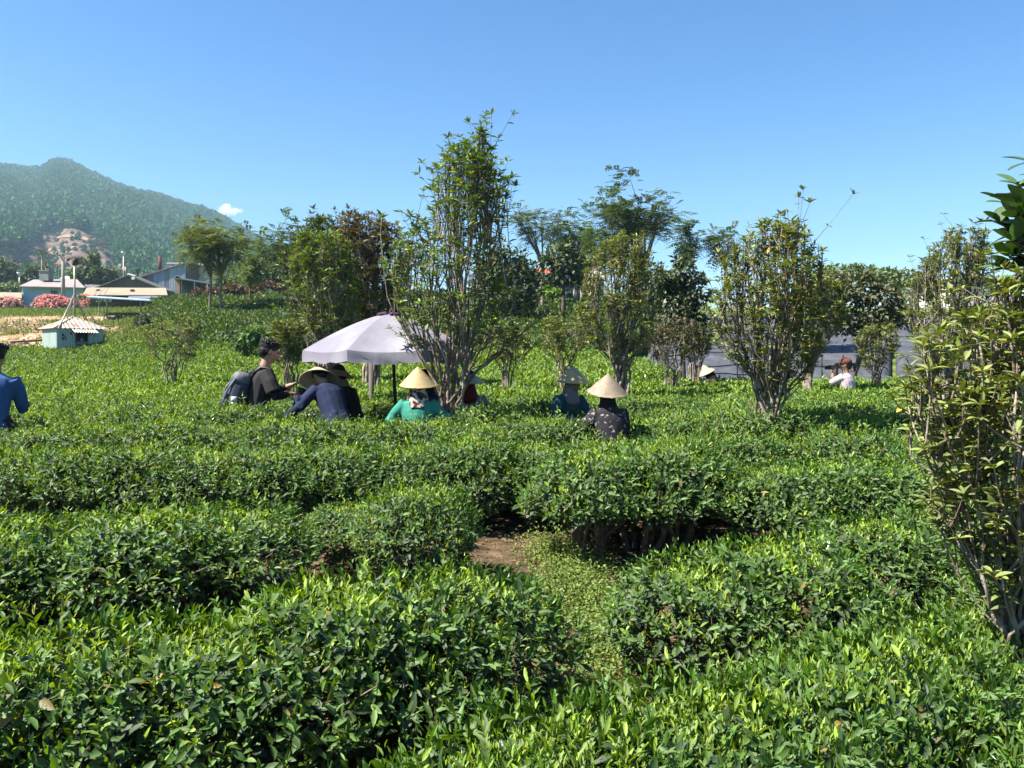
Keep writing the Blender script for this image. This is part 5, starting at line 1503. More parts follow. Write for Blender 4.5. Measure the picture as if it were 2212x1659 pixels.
# big leaved tree reaching in from the right edge: every large leaf on its own
rs = np.random.RandomState(77)
d0 = 3.5
b = gp(2420, d0)
root = thing('big_leaved_tree', 'dark tree with big glossy oval leaves reaching in from the right edge', 'tree', b)
w = Geo()
cr = at(2330, 560, d0)
tube(w, bez(b, b * .5 + cr * .5, cr, 8), np.linspace(.07, .045, 8), 8, cap=False)
twigs = []
for (u, v, dd) in [(2175, 440, 0), (2160, 480, .1), (2185, 520, -.1), (2200, 400, .1), (2180, 555, 0), (2205, 470, -.15), (2225, 350, 0), (2230, 420, .2), (2240, 520, .15), (2215, 560, .1), (2250, 600, 0), (2260, 380, -.2), (2280, 460, 0), (2190, 500, .2), (2300, 340, .1), (2330, 300, 0), (2210, 440, -.2), (2170, 580, .05)]:
    e = at(u, v, d0 + dd)
    Q = bez(cr, (cr + e) / 2 + np.array([0, 0, -.06]), e, 7); tube(w, Q, np.linspace(.018, .005, 7), 5, cap=False); twigs.append(Q)
obj('trunk', w, M_BARKD, root, True)
bm_ = []
for k in range(8):
    gl = Geo(); leaves(gl, np.zeros((1, 3)), np.array([[1., 0, 0]]), np.array([[0, 0, 1.]]), [1], [.50], np.array([[.030, .066, .014]]) * rs.uniform(.6, 1.7), _tpl([.12, .32, .56, .8, .93], [.26, .46, .52, .38, .2], .16, .18))
    bm_.append(mesh_of('leaf', gl, M_GLOSS, True))
for Q in twigs:
    for j in range(13):
        f = rs.uniform(.5, 1.0) if j > 4 else 1.0
        k = f * 6; i0 = min(int(k), 5); p = Q[i0] + (Q[i0 + 1] - Q[i0]) * (k - i0)
        a = j * 2.4; el = rs.uniform(-.3, 1.0)
        D = Vector((math.cos(a) * math.cos(el), math.sin(a) * math.cos(el), math.sin(el))).normalized()
        N_ = Vector((rs.normal(0, .3), rs.normal(0, .3), 1)); S_ = D.cross(N_).normalized(); N_ = S_.cross(D)
        o = bpy.data.objects.new('leaf', bm_[rs.randint(8)]); COL.objects.link(o); o.parent = root
        M = Matrix((D, -S_, N_)).transposed().to_4x4() @ Matrix.Scale(rs.uniform(.085, .14), 4)
        M.translation = Vector(p - b); o.matrix_local = M
# one round leaf hanging low on its own stalk
w2 = Geo(); e = at(2188, 606, 3.3); tube(w2, bez(at(2260, 560, 3.4), at(2215, 575, 3.35), e, 6), np.linspace(.006, .003, 6), 4)
obj('twig', w2, M_BARKD, root, True)
o = bpy.data.objects.new('leaf', bm_[0]); COL.objects.link(o); o.parent = root
M = Matrix.Rotation(R(165), 4, 'Z') @ Matrix.Rotation(R(-38), 4, 'X') @ Matrix.Diagonal((.115, .17, .12, 1)); M.translation = Vector(e + np.array([.045, 0, 0]) - b); o.matrix_local = M
# ------------------------------------------------------------------ buildings
def corrugated(g, p, e1, e2, n, amp, nrmv):
    """ribbed sheet from corner p: ribs run along e2, repeated n times along e1, standing out along nrmv"""
    p, e1, e2, nv = [np.asarray(k, float) for k in (p, e1, e2, nrmv)]
    m = n * 4 + 1
    f = np.arange(m) / (m - 1); w = np.array([0, 1, 1, 0])[np.arange(m) % 4] * amp
    V = np.stack([p + e1 * a + nv * b for a, b in zip(f, w)])
    grid(g, np.stack([V, V + e2], 1))
    return g
Z = np.array([0, 0, 1.0])
def unit(v): return np.asarray(v, float) / np.linalg.norm(v)

# --- green sheet metal pump hut with its mast
hd_ = 36.0
C0 = np.array([ux(122, 34.6), 34.6, 0]); C0[2] = float(ground_z(C0[0], C0[1])) - .1
fx_ = np.array([.687, .727, 0]); lx_ = np.array([-.727, .687, 0]); wF, wL = 1.95, 2.02
eave = EYE + (770 - 709) / 1671 * 34.6
hh = eave - C0[2]
hut = thing('pump_hut', 'small pale green sheet metal hut with a low pyramid roof and a ribbed awning', 'hut', C0 + fx_ * wF / 2 + lx_ * wL / 2)
M_HUT = surf_mat('pale_green_sheet', (.47, .56, .51), (.40, .49, .45), 3, .55, .4, c3=(.33, .41, .38), s3=2.2, lo3=.56, hi3=.75, stretch=(1, 1, .25))
M_HROOF = surf_mat('pale_sheet_roof', (.47, .42, .34), (.40, .35, .29), 2.4, .5, .4, c3=(.34, .14, .055), s3=1.7, lo3=.56, hi3=.62)
M_DARKIN = surf_mat('black_inside_shade', (.015, .016, .018), None, 5, .9)
g = Geo(); corrugated(g, C0, fx_ * wF * .40, Z * hh, 8, .018, -lx_)
corrugated(g, C0 + fx_ * wF * .66, fx_ * wF * .34, Z * hh, 7, .018, -lx_)
corrugated(g, C0 + fx_ * wF * .40, fx_ * wF * .26, Z * (hh - .72), 5, .018, -lx_)
corrugated(g, C0 + fx_ * wF * .40 + Z * (hh - .14), fx_ * wF * .26, Z * .14, 5, .018, -lx_)
obj('front_wall', g, M_HUT, hut)
g = Geo(); corrugated(g, C0 + lx_ * wL, -lx_ * wL, Z * hh, 16, .018, -fx_); obj('side_wall', g, M_HUT, hut)
g = Geo(); corrugated(g, C0 + fx_ * wF, lx_ * wL, Z * hh, 16, .018, fx_); corrugated(g, C0 + fx_ * wF + lx_ * wL, -fx_ * wF, Z * hh, 16, .018, lx_); obj('back_wall', g, M_HUT, hut)
g = Geo(); obox(g, C0 + fx_ * wF * .40 + lx_ * .22, fx_ * wF * .26, lx_ * .05, Z * hh); obj('shade_slab', g, M_DARKIN, hut)  # black slab behind the window stands in for the shade inside
g = Geo()
for k_, zz in ((.40, 0), (.66, 0)): obox(g, C0 + fx_ * (wF * k_ - .02) - lx_ * .03 + Z * (hh - .74), fx_ * .04, lx_ * .06, Z * .62)
obox(g, C0 + fx_ * wF * .39 - lx_ * .035 + Z * (hh - .76), fx_ * wF * .28, lx_ * .08, Z * .04); obj('window_frame', g, surf_mat('frame_green', (.12, .17, .16)), hut)
# pump head and pipe in the opening
g = Geo(); pc_ = C0 + fx_ * wF * .53 - lx_ * .02 + Z * (hh - .66)
tube(g, [pc_ - fx_ * .26, pc_ - fx_ * .1, pc_ + fx_ * .1, pc_ + fx_ * .24], [.05, .085, .095, .06], 10); tube(g, [pc_, pc_ + Z * .20, pc_ + Z * .24], [.07, .085, .02], 10)
tube(g, [pc_ - fx_ * .22, pc_ - fx_ * .24 - Z * .15 - lx_ * .08, pc_ - fx_ * .22 - Z * .9 - lx_ * .04], [.03, .028, .026], 8); obj('pump', g, surf_mat('pump_paint', (.20, .24, .25), (.10, .12, .12), 12, .5, c3=(.3, .2, .12), s3=9), hut, True)
g = Geo(); apex = C0 + fx_ * wF * .5 + lx_ * wL * .5 + Z * (hh + .56); ov = .14
cs = [C0 - (fx_ + lx_) * ov, C0 + fx_ * (wF + ov) - lx_ * ov, C0 + fx_ * (wF + ov) + lx_ * (wL + ov), C0 - fx_ * ov + lx_ * (wL + ov)]
cs = [c + Z * (hh - .0) for c in cs]
for i in range(4):
    a, b = cs[i], cs[(i + 1) % 4]; m = 48
    nn = unit(np.cross(b - a, apex - a)); 
    f = np.arange(m + 1) / m; low = a + (b - a) * f[:, None] + nn * (np.array([0, 1, 1, 0])[np.arange(m + 1) % 4] * .022)[:, None]
    mid_ = np.where(f[:, None] < .5, a + (apex - a) * (f[:, None] * 2), b + (apex - b) * ((1 - f[:, None]) * 2)) + nn * (np.array([0, 1, 1, 0])[np.arange(m + 1) % 4] * .022)[:, None]
    mid_[0] = a; mid_[-1] = b
    V = np.stack([low, mid_], 1); g2 = Geo(); grid(g2, V); obj('roof_sheet', g2, M_HROOF, hut)
    tube(g, [a + nn * .02, apex + Z * .02], .028, 6)
obj('ridge_cap', g, surf_mat('ridge_cap', (.60, .54, .45), (.45, .33, .24), 3, .5), hut)
g = Geo(); aw = C0 + fx_ * wF * .30 - lx_ * .10 + Z * (hh - .02); corrugated(g, aw, fx_ * wF * .52, -lx_ * .34 - Z * .17 + fx_ * .05, 9, .03, Z); obj('awning', g, M_HROOF, hut)
g = Geo(); 
for a_, b_ in ((.13, .20), (.13, .36), (.30, .12)): ellipsoid(g, C0 + fx_ * wF * a_ - lx_ * .03 + Z * (hh - b_ - .1), (.05, .03, .05), 8, 5)
tube(g, [C0 + fx_ * wF * .12 - lx_ * .03 + Z * (hh - .22), C0 + fx_ * wF * .17 - lx_ * .04 + Z * (hh - .40), C0 + fx_ * wF * .2 - lx_ * .03 + Z * (hh - .52)], .018, 5); obj('hook', g, surf_mat('dark_iron', (.03, .032, .034)), hut, True)
g = Geo(); obox(g, C0 + fx_ * (wF + .04) + lx_ * .1 + Z * .2, fx_ * .06, lx_ * .5, Z * (hh - .45)); obj('side_board', g, surf_mat('dark_board', (.045, .03, .028)), hut)

mb = gp(161, 38.6)
mast = thing('mast', 'thin steel mast with slanting stays behind the green hut, dark horn at the top', 'mast', mb)
M_STEEL = surf_mat('galvanised_steel', (.45, .45, .43), (.30, .29, .27), 8, .5, .5, metal=.4, c3=(.28, .2, .14), s3=4)
top = at(161, 573, 38.6); jn = at(161, 634, 38.6)
g = Geo(); tube(g, [mb, jn, top], [.055, .05, .04], 8); obj('mast_pole', g, M_STEEL, mast, True)
for e in (np.array(cs[0]) + np.array([.14, .16, .05]), at(200, 690, 43.0), at(214, 692, 41.0) * 1.0, at(246, 700, 40.0), at(132, 676, 44.0)):
    if e is not None:
        e = np.array(e); 
        if abs(e[2] - cs[0][2]) > .3: e[2] = float(ground_z(e[0], e[1]))
        g = Geo(); tube(g, [jn, e], .032, 6); obj('stay', g, M_STEEL, mast, True)
g = Geo(); hq = at(161, 566, 38.6)
tube(g, [hq + np.array([-.06, 0, -.16]), hq + np.array([.0, 0, .0]), hq + np.array([.10, -.02, .14])], [.06, .10, .14], 10); tube(g, [hq + np.array([.05, 0, -.10]), hq + np.array([.26, 0, -.04])], [.08, .03], 8)
tube(g, [hq + np.array([-.36, 0, .16]), hq + np.array([.0, 0, .22]), hq + np.array([.42, 0, .17])], [.02, .03, .015], 5); ellipsoid(g, hq + np.array([-.32, 0, .12]), (.08, .07, .07), 8, 6)
obj('horn', g, surf_mat('rusty_horn', (.07, .03, .028), (.03, .018, .018), 6, .7), mast, True)

# dark plank lying at the field edge
p_ = at(60, 737, 36.6)
pl = Geo(); box(pl, p_, (1.5, .16, .08), rz=.1, tilt=(-.06, 'Y')); tag(obj('plank', pl, surf_mat('dark_plank', (.05, .042, .04), None, 6)), 'dark plank lying at the far edge of the tea field left of the hut', 'plank')
pl = Geo(); s_ = unit([1, .1, .02])

# --- light blue house
M_BLUE = surf_mat('light_blue_plaster', (.33, .58, .78), (.29, .52, .70), .8, .85, .2, c3=(.38, .62, .80), s3=.35, lo3=.55, hi3=.7)
M_ROOFP = surf_mat('pinkish_sheet_roof', (.36, .29, .27), (.30, .245, .23), .5, .6, .3, stretch=(4, .3, .3))
def quadbox(g, pts, thick, away):
    """slab: polygon pts pushed back by thick along away"""
    return prism(g, np.array(pts), np.array(away, float) * thick)
Y1 = np.array([0, 1.0, 0])
hs2 = 100.0
b = at(112, 668, hs2); house = thing('blue_house', 'light blue plastered house with a low pinkish sheet roof', 'house', b)
g = Geo(); A_, B_ = at(47, 668, 98), at(181, 668, 100); t1, t2 = at(47, 615, 98), at(181, 618, 100)
wx0, wx1 = .515, .605
def lerp(a, b, f): return a * (1 - f) + b * f
def wallpatch(g, f0, f1, h0, h1): 
    P = [lerp(lerp(A_, B_, f0), lerp(t1, t2, f0), h0), lerp(lerp(A_, B_, f1), lerp(t1, t2, f1), h0), lerp(lerp(A_, B_, f1), lerp(t1, t2, f1), h1), lerp(lerp(A_, B_, f0), lerp(t1, t2, f0), h1)]
    prism(g, P, Y1 * .22)
wallpatch(g, 0, .46, 0, 1); wallpatch(g, .46, .57, .78, 1); wallpatch(g, .46, .57, 0, .34); wallpatch(g, .57, .70, 0, 1); wallpatch(g, .70, .88, 0, .25); wallpatch(g, .70, .88, .50, 1); wallpatch(g, .88, 1, 0, 1)
prism(g, [A_, A_ + np.array([0, 6, 0]), t1 + np.array([0, 6, 0]), t1], np.array([.22, 0, 0])); prism(g, [B_, B_ + np.array([0, 6, 0]), t2 + np.array([0, 6, 0]), t2], np.array([-.22, 0, 0]))
obj('wall', g, M_BLUE, house)
def windowpart(f0, f1, h0, h1, nm, frame=(.03, .045, .05)):
    wa = lambda f, h: lerp(lerp(A_, B_, f), lerp(t1, t2, f), h)
    fr = Geo()
    for (a, b_, c, d_) in ((f0, f0 + .008, h0, h1), (f1 - .008, f1, h0, h1), (f0, f1, h0, h0 + .03), (f0, f1, h1 - .03, h1), ((f0 + f1) / 2 - .004, (f0 + f1) / 2 + .004, h0, h1)):
        prism(fr, [wa(a, c), wa(b_, c), wa(b_, d_), wa(a, d_)], Y1 * .12) 
    for k_ in fr.v: k_ -= np.array([0, .03, 0])
    o = obj(nm, fr, surf_mat('window_frame_dark', frame), house)
    pn = Geo(); prism(pn, [wa(f0, h0) + Y1 * .12, wa(f1, h0) + Y1 * .12, wa(f1, h1) + Y1 * .12, wa(f0, h1) + Y1 * .12], Y1 * .03)
    obj('pane', pn, surf_mat('dark_pane', (.05, .07, .08), None, 3, .15, .6), o)
windowpart(.46, .57, .34, .78, 'window'); windowpart(.70, .88, .25, .50, 'window')
g = Geo()
E1, E2, E3, E4 = at(41, 618, 97), at(184, 621, 99), at(166, 603, 103.5), at(72, 604, 103)
prism(g, [E1, E2, E3, E4], -Z * .12); E5, E6 = at(186, 606, 107), at(40, 604, 106)
E5[2] = E2[2]; E6[2] = E1[2]; prism(g, [E4, E3, E5, E6], -Z * .10); prism(g, [E2, E5, E3], -Z * .1); prism(g, [E1, E4, E6], -Z * .1)
roof = obj('roof', g, M_ROOFP, house)
g = Geo(); c_ = at(100, 605, 101); box(g, c_ + np.array([0, 0, .5]), (1.2, 1.1, 1.2)); box(g, c_ + np.array([0, 0, 1.17]), (1.4, 1.3, .14)); box(g, c_ + np.array([.25, 0, 1.42]), (.6, .6, .16)); box(g, c_ + np.array([.25, 0, 1.29]), (.4, .4, .1)); obj('chimney', g, surf_mat('grey_concrete', (.22, .25, .24), (.17, .19, .18), 1.5), roof)

# green shelter left of it
M_TANR = surf_mat('tan_sheet_roof', (.37, .295, .20), (.32, .255, .17), .8, .65, .25, c3=(.29, .235, .165), s3=.6)
b = at(10, 668, 96); sh_ = thing('shelter', 'open shelter with a tan roof and a bright green cloth left of the blue house', 'shelter', b)
g = Geo(); prism(g, [at(-70, 642, 93), at(47, 643, 94), at(47, 632, 99), at(-70, 630, 98)], -Z * .1); obj('roof', g, M_TANR, sh_)
g = Geo(); prism(g, [at(-60, 650, 95), at(24, 650, 95), at(24, 641, 95), at(-60, 641, 95)], Y1 * .05); obj('cloth', g, cloth('green_cloth_sheet', (.01, .26, .09), (.01, .2, .07), trans=.3), sh_)
for u in (-50, 5, 44):
    g = Geo(); p0 = at(u, 668, 95); p1 = at(u, 641, 95); tube(g, [p0, p1], .09, 6); obj('post', g, M_STEEL, sh_)

# long shed with tan roof
M_DWALL = surf_mat('dark_wall', (.055, .05, .048), (.04, .037, .036), .7)
b = at(270, 665, 96); shed = thing('long_shed', 'long shed with a tan sheet roof and a dark open front', 'shed', b)
g = Geo(); prism(g, [at(178, 637, 90), at(362, 637, 92), at(358, 622, 97), at(188, 621, 96)], -Z * .1); rf = obj('roof', g, M_TANR, shed)
for u in (212, 286):
    g = Geo(); c_ = at(u, 628, 93.6); ellipsoid(g, c_, (.3, .3, .2), 8, 6); obj('roof_vent', g, M_DWALL, rf)
g = Geo(); prism(g, [at(184, 668, 93), at(360, 668, 95), at(360, 636, 95), at(184, 636, 93)], Y1 * .3); obj('wall', g, M_DWALL, shed)
g = Geo(); prism(g, [at(276, 645, 90), at(345, 646, 91), at(352, 638, 92.5), at(280, 638, 92)], Z * .06); obj('tarp', g, cloth('grey_blue_tarp', (.20, .21, .29), (.14, .15, .21)), shed)
for u, w_ in ((226, 5), (238, 6)):
    g = Geo(); p0 = at(u, 662, 91); tube(g, [p0, at(u, 640, 91)], .18, 8); obj('post', g, surf_mat('white_post', (.45, .48, .5)), shed)

# brown gabled shed behind
M_BRWN = surf_mat('brown_sheet_wall', (.13, .105, .09), (.10, .08, .07), .6, .75, stretch=(6, 1, .2))
b = at(280, 640, 104); gab = thing('gabled_shed', 'brown shed with a wide low gable behind the long tan roof', 'shed', b)
g = Geo(); prism(g, [at(203, 640, 103), at(352, 640, 103), at(352, 624, 103), at(277, 596, 103), at(203, 622, 103)], Y1 * .3); obj('gable_wall', g, M_BRWN, gab)
for a, c in (((200, 625), (277, 595)), ((356, 628), (277, 595))):
    g = Geo(); p0, p1 = at(*a, 102.4), at(*c, 102.4); prism(g, [p0, p1, p1 + Y1 * 12, p0 + Y1 * 12], Z * .14); obj('roof', g, surf_mat('grey_sheet_roof', (.13, .125, .12), (.10, .1, .095), .7), gab)
g = Geo(); box(g, at(288, 601, 102.2), (.4, .2, .35)); obj('lamp', g, surf_mat('white_lamp', (.7, .7, .68)), gab)
for i, u in enumerate((279, 283, 287, 291)):
    g = Geo(); c_ = at(u, 594 + i * 1.2, 103.5); tube(g, [c_ - Z * .25, c_], .06, 6); ellipsoid(g, c_ + Z * .08, (.22, .22, .13), 10, 6); obj('ridge_vent', g, surf_mat('white_vent', (.72, .74, .74)), gab, True)
b = at(210, 640, 106); lowr = thing('low_shed', 'low shed with a narrow grey roof between the blue house and the brown gable', 'shed', b)
g = Geo(); prism(g, [at(182, 622, 103.5), at(240, 622, 103.5), at(238, 612, 108), at(184, 611, 108)], -Z * .1); obj('roof', g, surf_mat('grey_sheet_roof_low', (.17, .15, .145), (.13, .12, .115), .7), lowr)
g = Geo(); prism(g, [at(184, 642, 104.5), at(238, 642, 104.5), at(238, 621, 104.5), at(184, 621, 104.5)], Y1 * .2); obj('wall', g, M_DWALL, lowr)
b = at(148, 640, 116); wh = thing('white_shed', 'small shed with a white roof behind the blue house chimney', 'shed', b)
g = Geo(); prism(g, [at(128, 604, 115), at(168, 604, 115), at(164, 598, 118), at(136, 598, 118)], Z * .12); obj('roof', g, surf_mat('white_sheet_roof', (.68, .68, .62)), wh)
g = Geo(); prism(g, [at(132, 640, 116), at(166, 640, 116), at(166, 603, 116), at(132, 603, 116)], Y1 * .2); obj('wall', g, M_DWALL, wh)
b = at(158, 640, 124); rb = thing('red_board', 'dull red board behind the power pole', 'board', b)
g = Geo(); prism(g, [at(152, 601, 124), at(168, 601, 124), at(168, 588, 124), at(152, 588, 124)], Y1 * .3); obj('board_panel', g, surf_mat('dull_red_paint', (.30, .07, .06), (.24, .055, .05)), rb)
for u in (154, 166):
    g = Geo(); tube(g, [at(u, 640, 124.2), at(u, 600, 124.2)], .1, 6); obj('post', g, M_STEEL, rb)

# rusty blue sheet metal building
M_BSHEET = [surf_mat('blue_sheet_%d' % i, c, c2, 1.2, .55, .35, stretch=(1, 1, .12), c3=c3_, s3=1.1, lo3=.47, hi3=.66) for i, (c, c2, c3_) in enumerate([((.30, .42, .56), (.24, .34, .48), (.42, .46, .50)), ((.36, .46, .56), (.28, .36, .46), (.24, .15, .14)), ((.26, .22, .24), (.20, .13, .12), (.34, .40, .48))])]
b = at(370, 640, 108); bl = thing('blue_factory', 'tall lean-to of rusty blue corrugated sheets with a bare steel frame on top', 'building', b)
us = np.array([306, 318, 331, 344, 357, 366.5, 380, 391, 402])
for i in range(len(us) - 1):
    u0, u1 = us[i], us[i + 1]; v0, v1 = np.interp(u0, [300, 405], [599, 568]), np.interp(u1, [300, 405], [599, 568])
    p0, p1 = at(u0, 640, 106), at(u1, 640, 106)
    a0, a1 = at(u0, v0, 106), at(u1, v1, 106)
    g = Geo(); m = 17; f = np.arange(m) / (m - 1); wv = np.array([0, 1, 1, 0])[np.arange(m) % 4] * .06
    low = p0 + (p1 - p0) * f[:, None] - Y1 * wv[:, None] - Y1 * .05 * (i % 2); hi_ = a0 + (a1 - a0) * f[:, None] - Y1 * wv[:, None] - Y1 * .05 * (i % 2)
    grid(g, np.stack([low, hi_], 1)); obj('sheet', g, M_BSHEET[[2, 2, 1, 1, 2, 0, 0, 0][i]], bl)
p_ = [at(402, 640, 106), at(402, 568, 106)]
g = Geo(); prism(g, [p_[0], p_[0] + Y1 * 8, p_[1] + Y1 * 8, p_[1]], np.array([.1, 0, 0])); prism(g, [at(306, 640, 106.3), at(402, 640, 106.3), at(402, 569, 106.3), at(306, 598, 106.3)], Y1 * .1); obj('wall', g, M_BRWN, bl)
g = Geo(); p0, p1 = at(300, 600, 105.6), at(406, 566.5, 105.6); prism(g, [p0, p1, p1 + Y1 * 9, p0 + Y1 * 9], Z * .14); obj('roof', g, surf_mat('grey_roof_edge', (.20, .19, .19)), bl)
g = Geo()
for a, c, r_ in [((348, 569), (400, 569), .10), ((350, 573), (395, 578), .05), ((350, 571), (366, 585), .09), ((366, 585), (372, 577), .05), ((352, 569), (352, 586), .08), ((399, 569), (399, 576), .08), ((360, 571), (400, 573), .05), ((372, 570), (388, 577), .05)]:
    tube(g, [at(*a, 107), at(*c, 107)], r_, 5)
obj('steel_frame', g, surf_mat('pale_steel', (.55, .58, .60), None, 3, .5, .5, metal=.3), bl)
g = Geo(); tube(g, [at(345.5, 590, 106.8), at(345.5, 553, 106.8)], .22, 8); obj('stove_pipe', g, surf_mat('rusty_pipe', (.17, .05, .045), (.10, .035, .035), 2), bl, True)
g = Geo(); prism(g, [at(362, 588, 107.4), at(400, 588, 107.4), at(400, 572, 107.4), at(362, 572, 107.4)], Y1 * .2); obj('dark_panel', g, M_DWALL, bl)
# cream building
b = at(430, 640, 112); cb = thing('cream_building', 'cream walled building with a pale blue window beside the rusty blue one', 'building', b)
M_CREAM = surf_mat('cream_plaster', (.62, .59, .48), (.55, .52, .43), .7, .85, .2)
g = Geo()
wl = lambda u0, v0, u1, v1, d=110: prism(g, [at(u0, v1, d), at(u1, v1, d), at(u1, v0, d), at(u0, v0, d)], Y1 * .25)
wl(404, 572, 420, 640); wl(420, 572, 434, 590); wl(420, 602, 434, 640); wl(434, 572, 456, 640)
p0 = at(456, 640, 110); p1 = at(456, 572, 110); prism(g, [p0, p0 + Y1 * 8, p1 + Y1 * 8, p1], np.array([-.2, 0, 0])); obj('wall', g, M_CREAM, cb)
g = Geo(); prism(g, [at(402, 572, 109.4), at(458, 574, 109.4), at(458, 574, 109.4) + Y1 * 9, at(402, 572, 109.4) + Y1 * 9], Z * .25); obj('roof', g, surf_mat('pale_roof', (.5, .48, .44)), cb)
fr = Geo()
for (a, c, e, f) in ((420, 421, 590, 602), (433, 434, 590, 602), (426.5, 427.5, 590, 602), (421, 426.5, 590, 590.8), (427.5, 433, 590, 590.8), (421, 426.5, 601.2, 602), (427.5, 433, 601.2, 602)): prism(fr, [at(a, f, 109.9), at(c, f, 109.9), at(c, e, 109.9), at(a, e, 109.9)], Y1 * .15)
wf = obj('window', fr, surf_mat('white_frame', (.7, .7, .68)), cb)
for a, c in ((421, 426.5), (427.5, 433)):
    pn = Geo(); prism(pn, [at(a, 601.2, 110.05), at(c, 601.2, 110.05), at(c, 590.8, 110.05), at(a, 590.8, 110.05)], Y1 * .03); obj('pane', pn, surf_mat('pale_blue_pane', (.38, .50, .60), None, 3, .2, .5), wf)
# dark green open shed
b = at(425, 640, 92); dg = thing('open_shed', 'low dark green open shed with a brown end wall above the tea slope', 'shed', b)
g = Geo(); prism(g, [at(384, 602, 90), at(478, 617, 92), at(476, 614, 97), at(386, 599, 95)], -Z * .14); obj('roof', g, surf_mat('dark_green_roof', (.045, .06, .06), (.03, .042, .042), .8), dg)
g = Geo(); prism(g, [at(388, 634, 93), at(480, 634, 94), at(478, 616, 94), at(388, 602, 93)], Y1 * .2); obj('back_wall', g, surf_mat('dark_green_wall', (.025, .05, .05), (.02, .04, .04), .8), dg)
g = Geo(); prism(g, [at(377, 634, 90.5), at(388, 634, 90.5), at(388, 601, 90.5), at(382, 598, 90.5), at(377, 602, 90.5)], Y1 * .5); obj('end_wall', g, surf_mat('brown_plaster', (.26, .19, .15), (.2, .145, .115), 1), dg)
g = Geo(); prism(g, [at(376, 602, 90), at(382, 597, 90), at(395, 604, 90), at(395, 603, 92), at(382, 595.5, 92), at(376, 601, 92)], Z * .08); obj('end_roof', g, surf_mat('grey_green_roof', (.2, .22, .19)), dg)
for u in (392, 420, 448):
    g = Geo(); v_ = np.interp(u, [384, 478], [602, 617]); tube(g, [at(u, 632, 90.8), at(u, v_ + 1, 90.8)], .07, 6); obj('post', g, M_STEEL, dg)

# light blue roofed canopy
b = at(258, 695, 58); cp = thing('canopy', 'open canopy with a thin pale blue roof on steel posts', 'canopy', b)
g = Geo(); prism(g, [at(186, 643, 56), at(325, 651, 57), at(322, 648, 61), at(196, 641, 60)], Z * .07); obj('roof', g, surf_mat('pale_blue_sheet', (.40, .58, .66), (.36, .53, .61), 1, .45, .4), cp)
for u, d_ in ((231, 57), (304, 58), (214, 60), (318, 61)):
    g = Geo(); p0 = at(u, 700, d_); p0[2] = float(ground_z(p0[0], p0[1])); tube(g, [p0, at(u, np.interp(u, [186, 325], [645, 650]), d_)], .06, 6); obj('post', g, M_STEEL, cp)
g = Geo(); tube(g, [at(231, 676, 57), at(218, 694, 56.5)], .05, 6); obj('brace', g, M_STEEL, cp)
for v0, v1 in ((652, 661), (675, 681)):
    g = Geo(); prism(g, [at(226, v1, 59), at(306, v1, 59.5), at(306, v0, 59.5), at(226, v0, 59)], Y1 * .08); obj('side_panel', g, surf_mat('brown_grey_board', (.15, .13, .105), (.12, .1, .085), 1.5), cp)
g = Geo(); rs = np.random.RandomState(4)
V = []
for i in range(9):
    V.append([at(244 + i * 2.3, 687 - 5.0 * math.sin(i / 8 * 3.14) * (1 + .3 * rs.rand()), 57.2) + np.array([0, k * .35, -.10 * k * k + .02 * rs.normal()]) for k in range(4)])
V = np.array(V); grid(g, V); grid(g, V - np.array([0, 0, .05]), flip=True)
tag(obj('crumpled_tarp', g, cloth('white_tarp', (.55, .57, .60), (.25, .27, .30), scale=3)), 'crumpled white tarp on the ground under the blue canopy', 'tarp')

# power pole, lamp posts, flag, wires
pb = gp(137, 88); pole = thing('power_pole', 'concrete power pole with a steel cross arm standing in front of the blue house', 'utility pole', pb)
pt = at(136, 547, 88); g = Geo(); tube(g, [pb, pt], [.22, .15], 10); obj('pole_shaft', g, surf_mat('pole_concrete', (.36, .33, .28), (.29, .26, .22), 2), pole, True)
g = Geo(); box(g, at(136, 549, 87.8), (1.9, .12, .12)); box(g, at(139, 547.5, 87.8), (2.0, .1, .1)); tube(g, [at(128, 550, 87.8), at(135, 557, 87.8)], .05, 5); obj('cross_arm', g, M_STEEL, pole)
for du, v_ in ((-14, 547), (-8, 551), (8, 547), (15, 547.5), (-3, 553)):
    g = Geo(); c_ = at(136 + du, v_ - 1, 87.7); tube(g, [c_ - Z * .12, c_, c_ + Z * .14], [.05, .10, .04], 8); obj('insulator', g, surf_mat('pale_insulator', (.5, .48, .45)), pole, True)
for i, (u, vt, d_, lb) in enumerate([(42, 591, 112, 'street lamp post left of the blue house'), (267, 546, 118, 'tall thin white topped lamp post behind the brown gable')]):
    p0 = gp(u, d_); lp = thing('lamp_post', lb, 'lamp post', p0)
    g = Geo(); tube(g, [p0, at(u, vt + 4, d_)], [.14, .08], 8); obj('post', g, M_STEEL, lp, True)
    g = Geo(); c_ = at(u, vt, d_); tube(g, [c_ - Z * .5, c_, c_ + Z * .15], [.10, .32, .36], 10); obj('lamp_head', g, surf_mat('white_lamp_head', (.7, .7, .68)), lp, True)
p0 = gp(127, 121); fl = thing('flag', 'small red flag on a pole behind the blue house', 'flag', p0)
g = Geo(); tube(g, [p0, at(127, 570, 121)], .06, 6); obj('flag_pole', g, M_STEEL, fl)
g = Geo(); V = np.array([[at(127 + 1.0 * s_ * i, v_, 121) + Y1 * .12 * math.sin(i * 1.1) for v_ in (571, 575, 579)] for i in range(9) for s_ in (-1,)]); grid(g, V); obj('cloth', g, cloth('red_flag', (.55, .03, .025), (.5, .025, .02), trans=.3), fl, True)
g = Geo(); st = []
c_ = at(122.5, 575, 120.75)
for i in range(10):
    r_ = (.16 if i % 2 == 0 else .065); a = i * math.pi / 5; st.append(c_ + np.array([math.sin(a) * r_, 0, math.cos(a) * r_]))
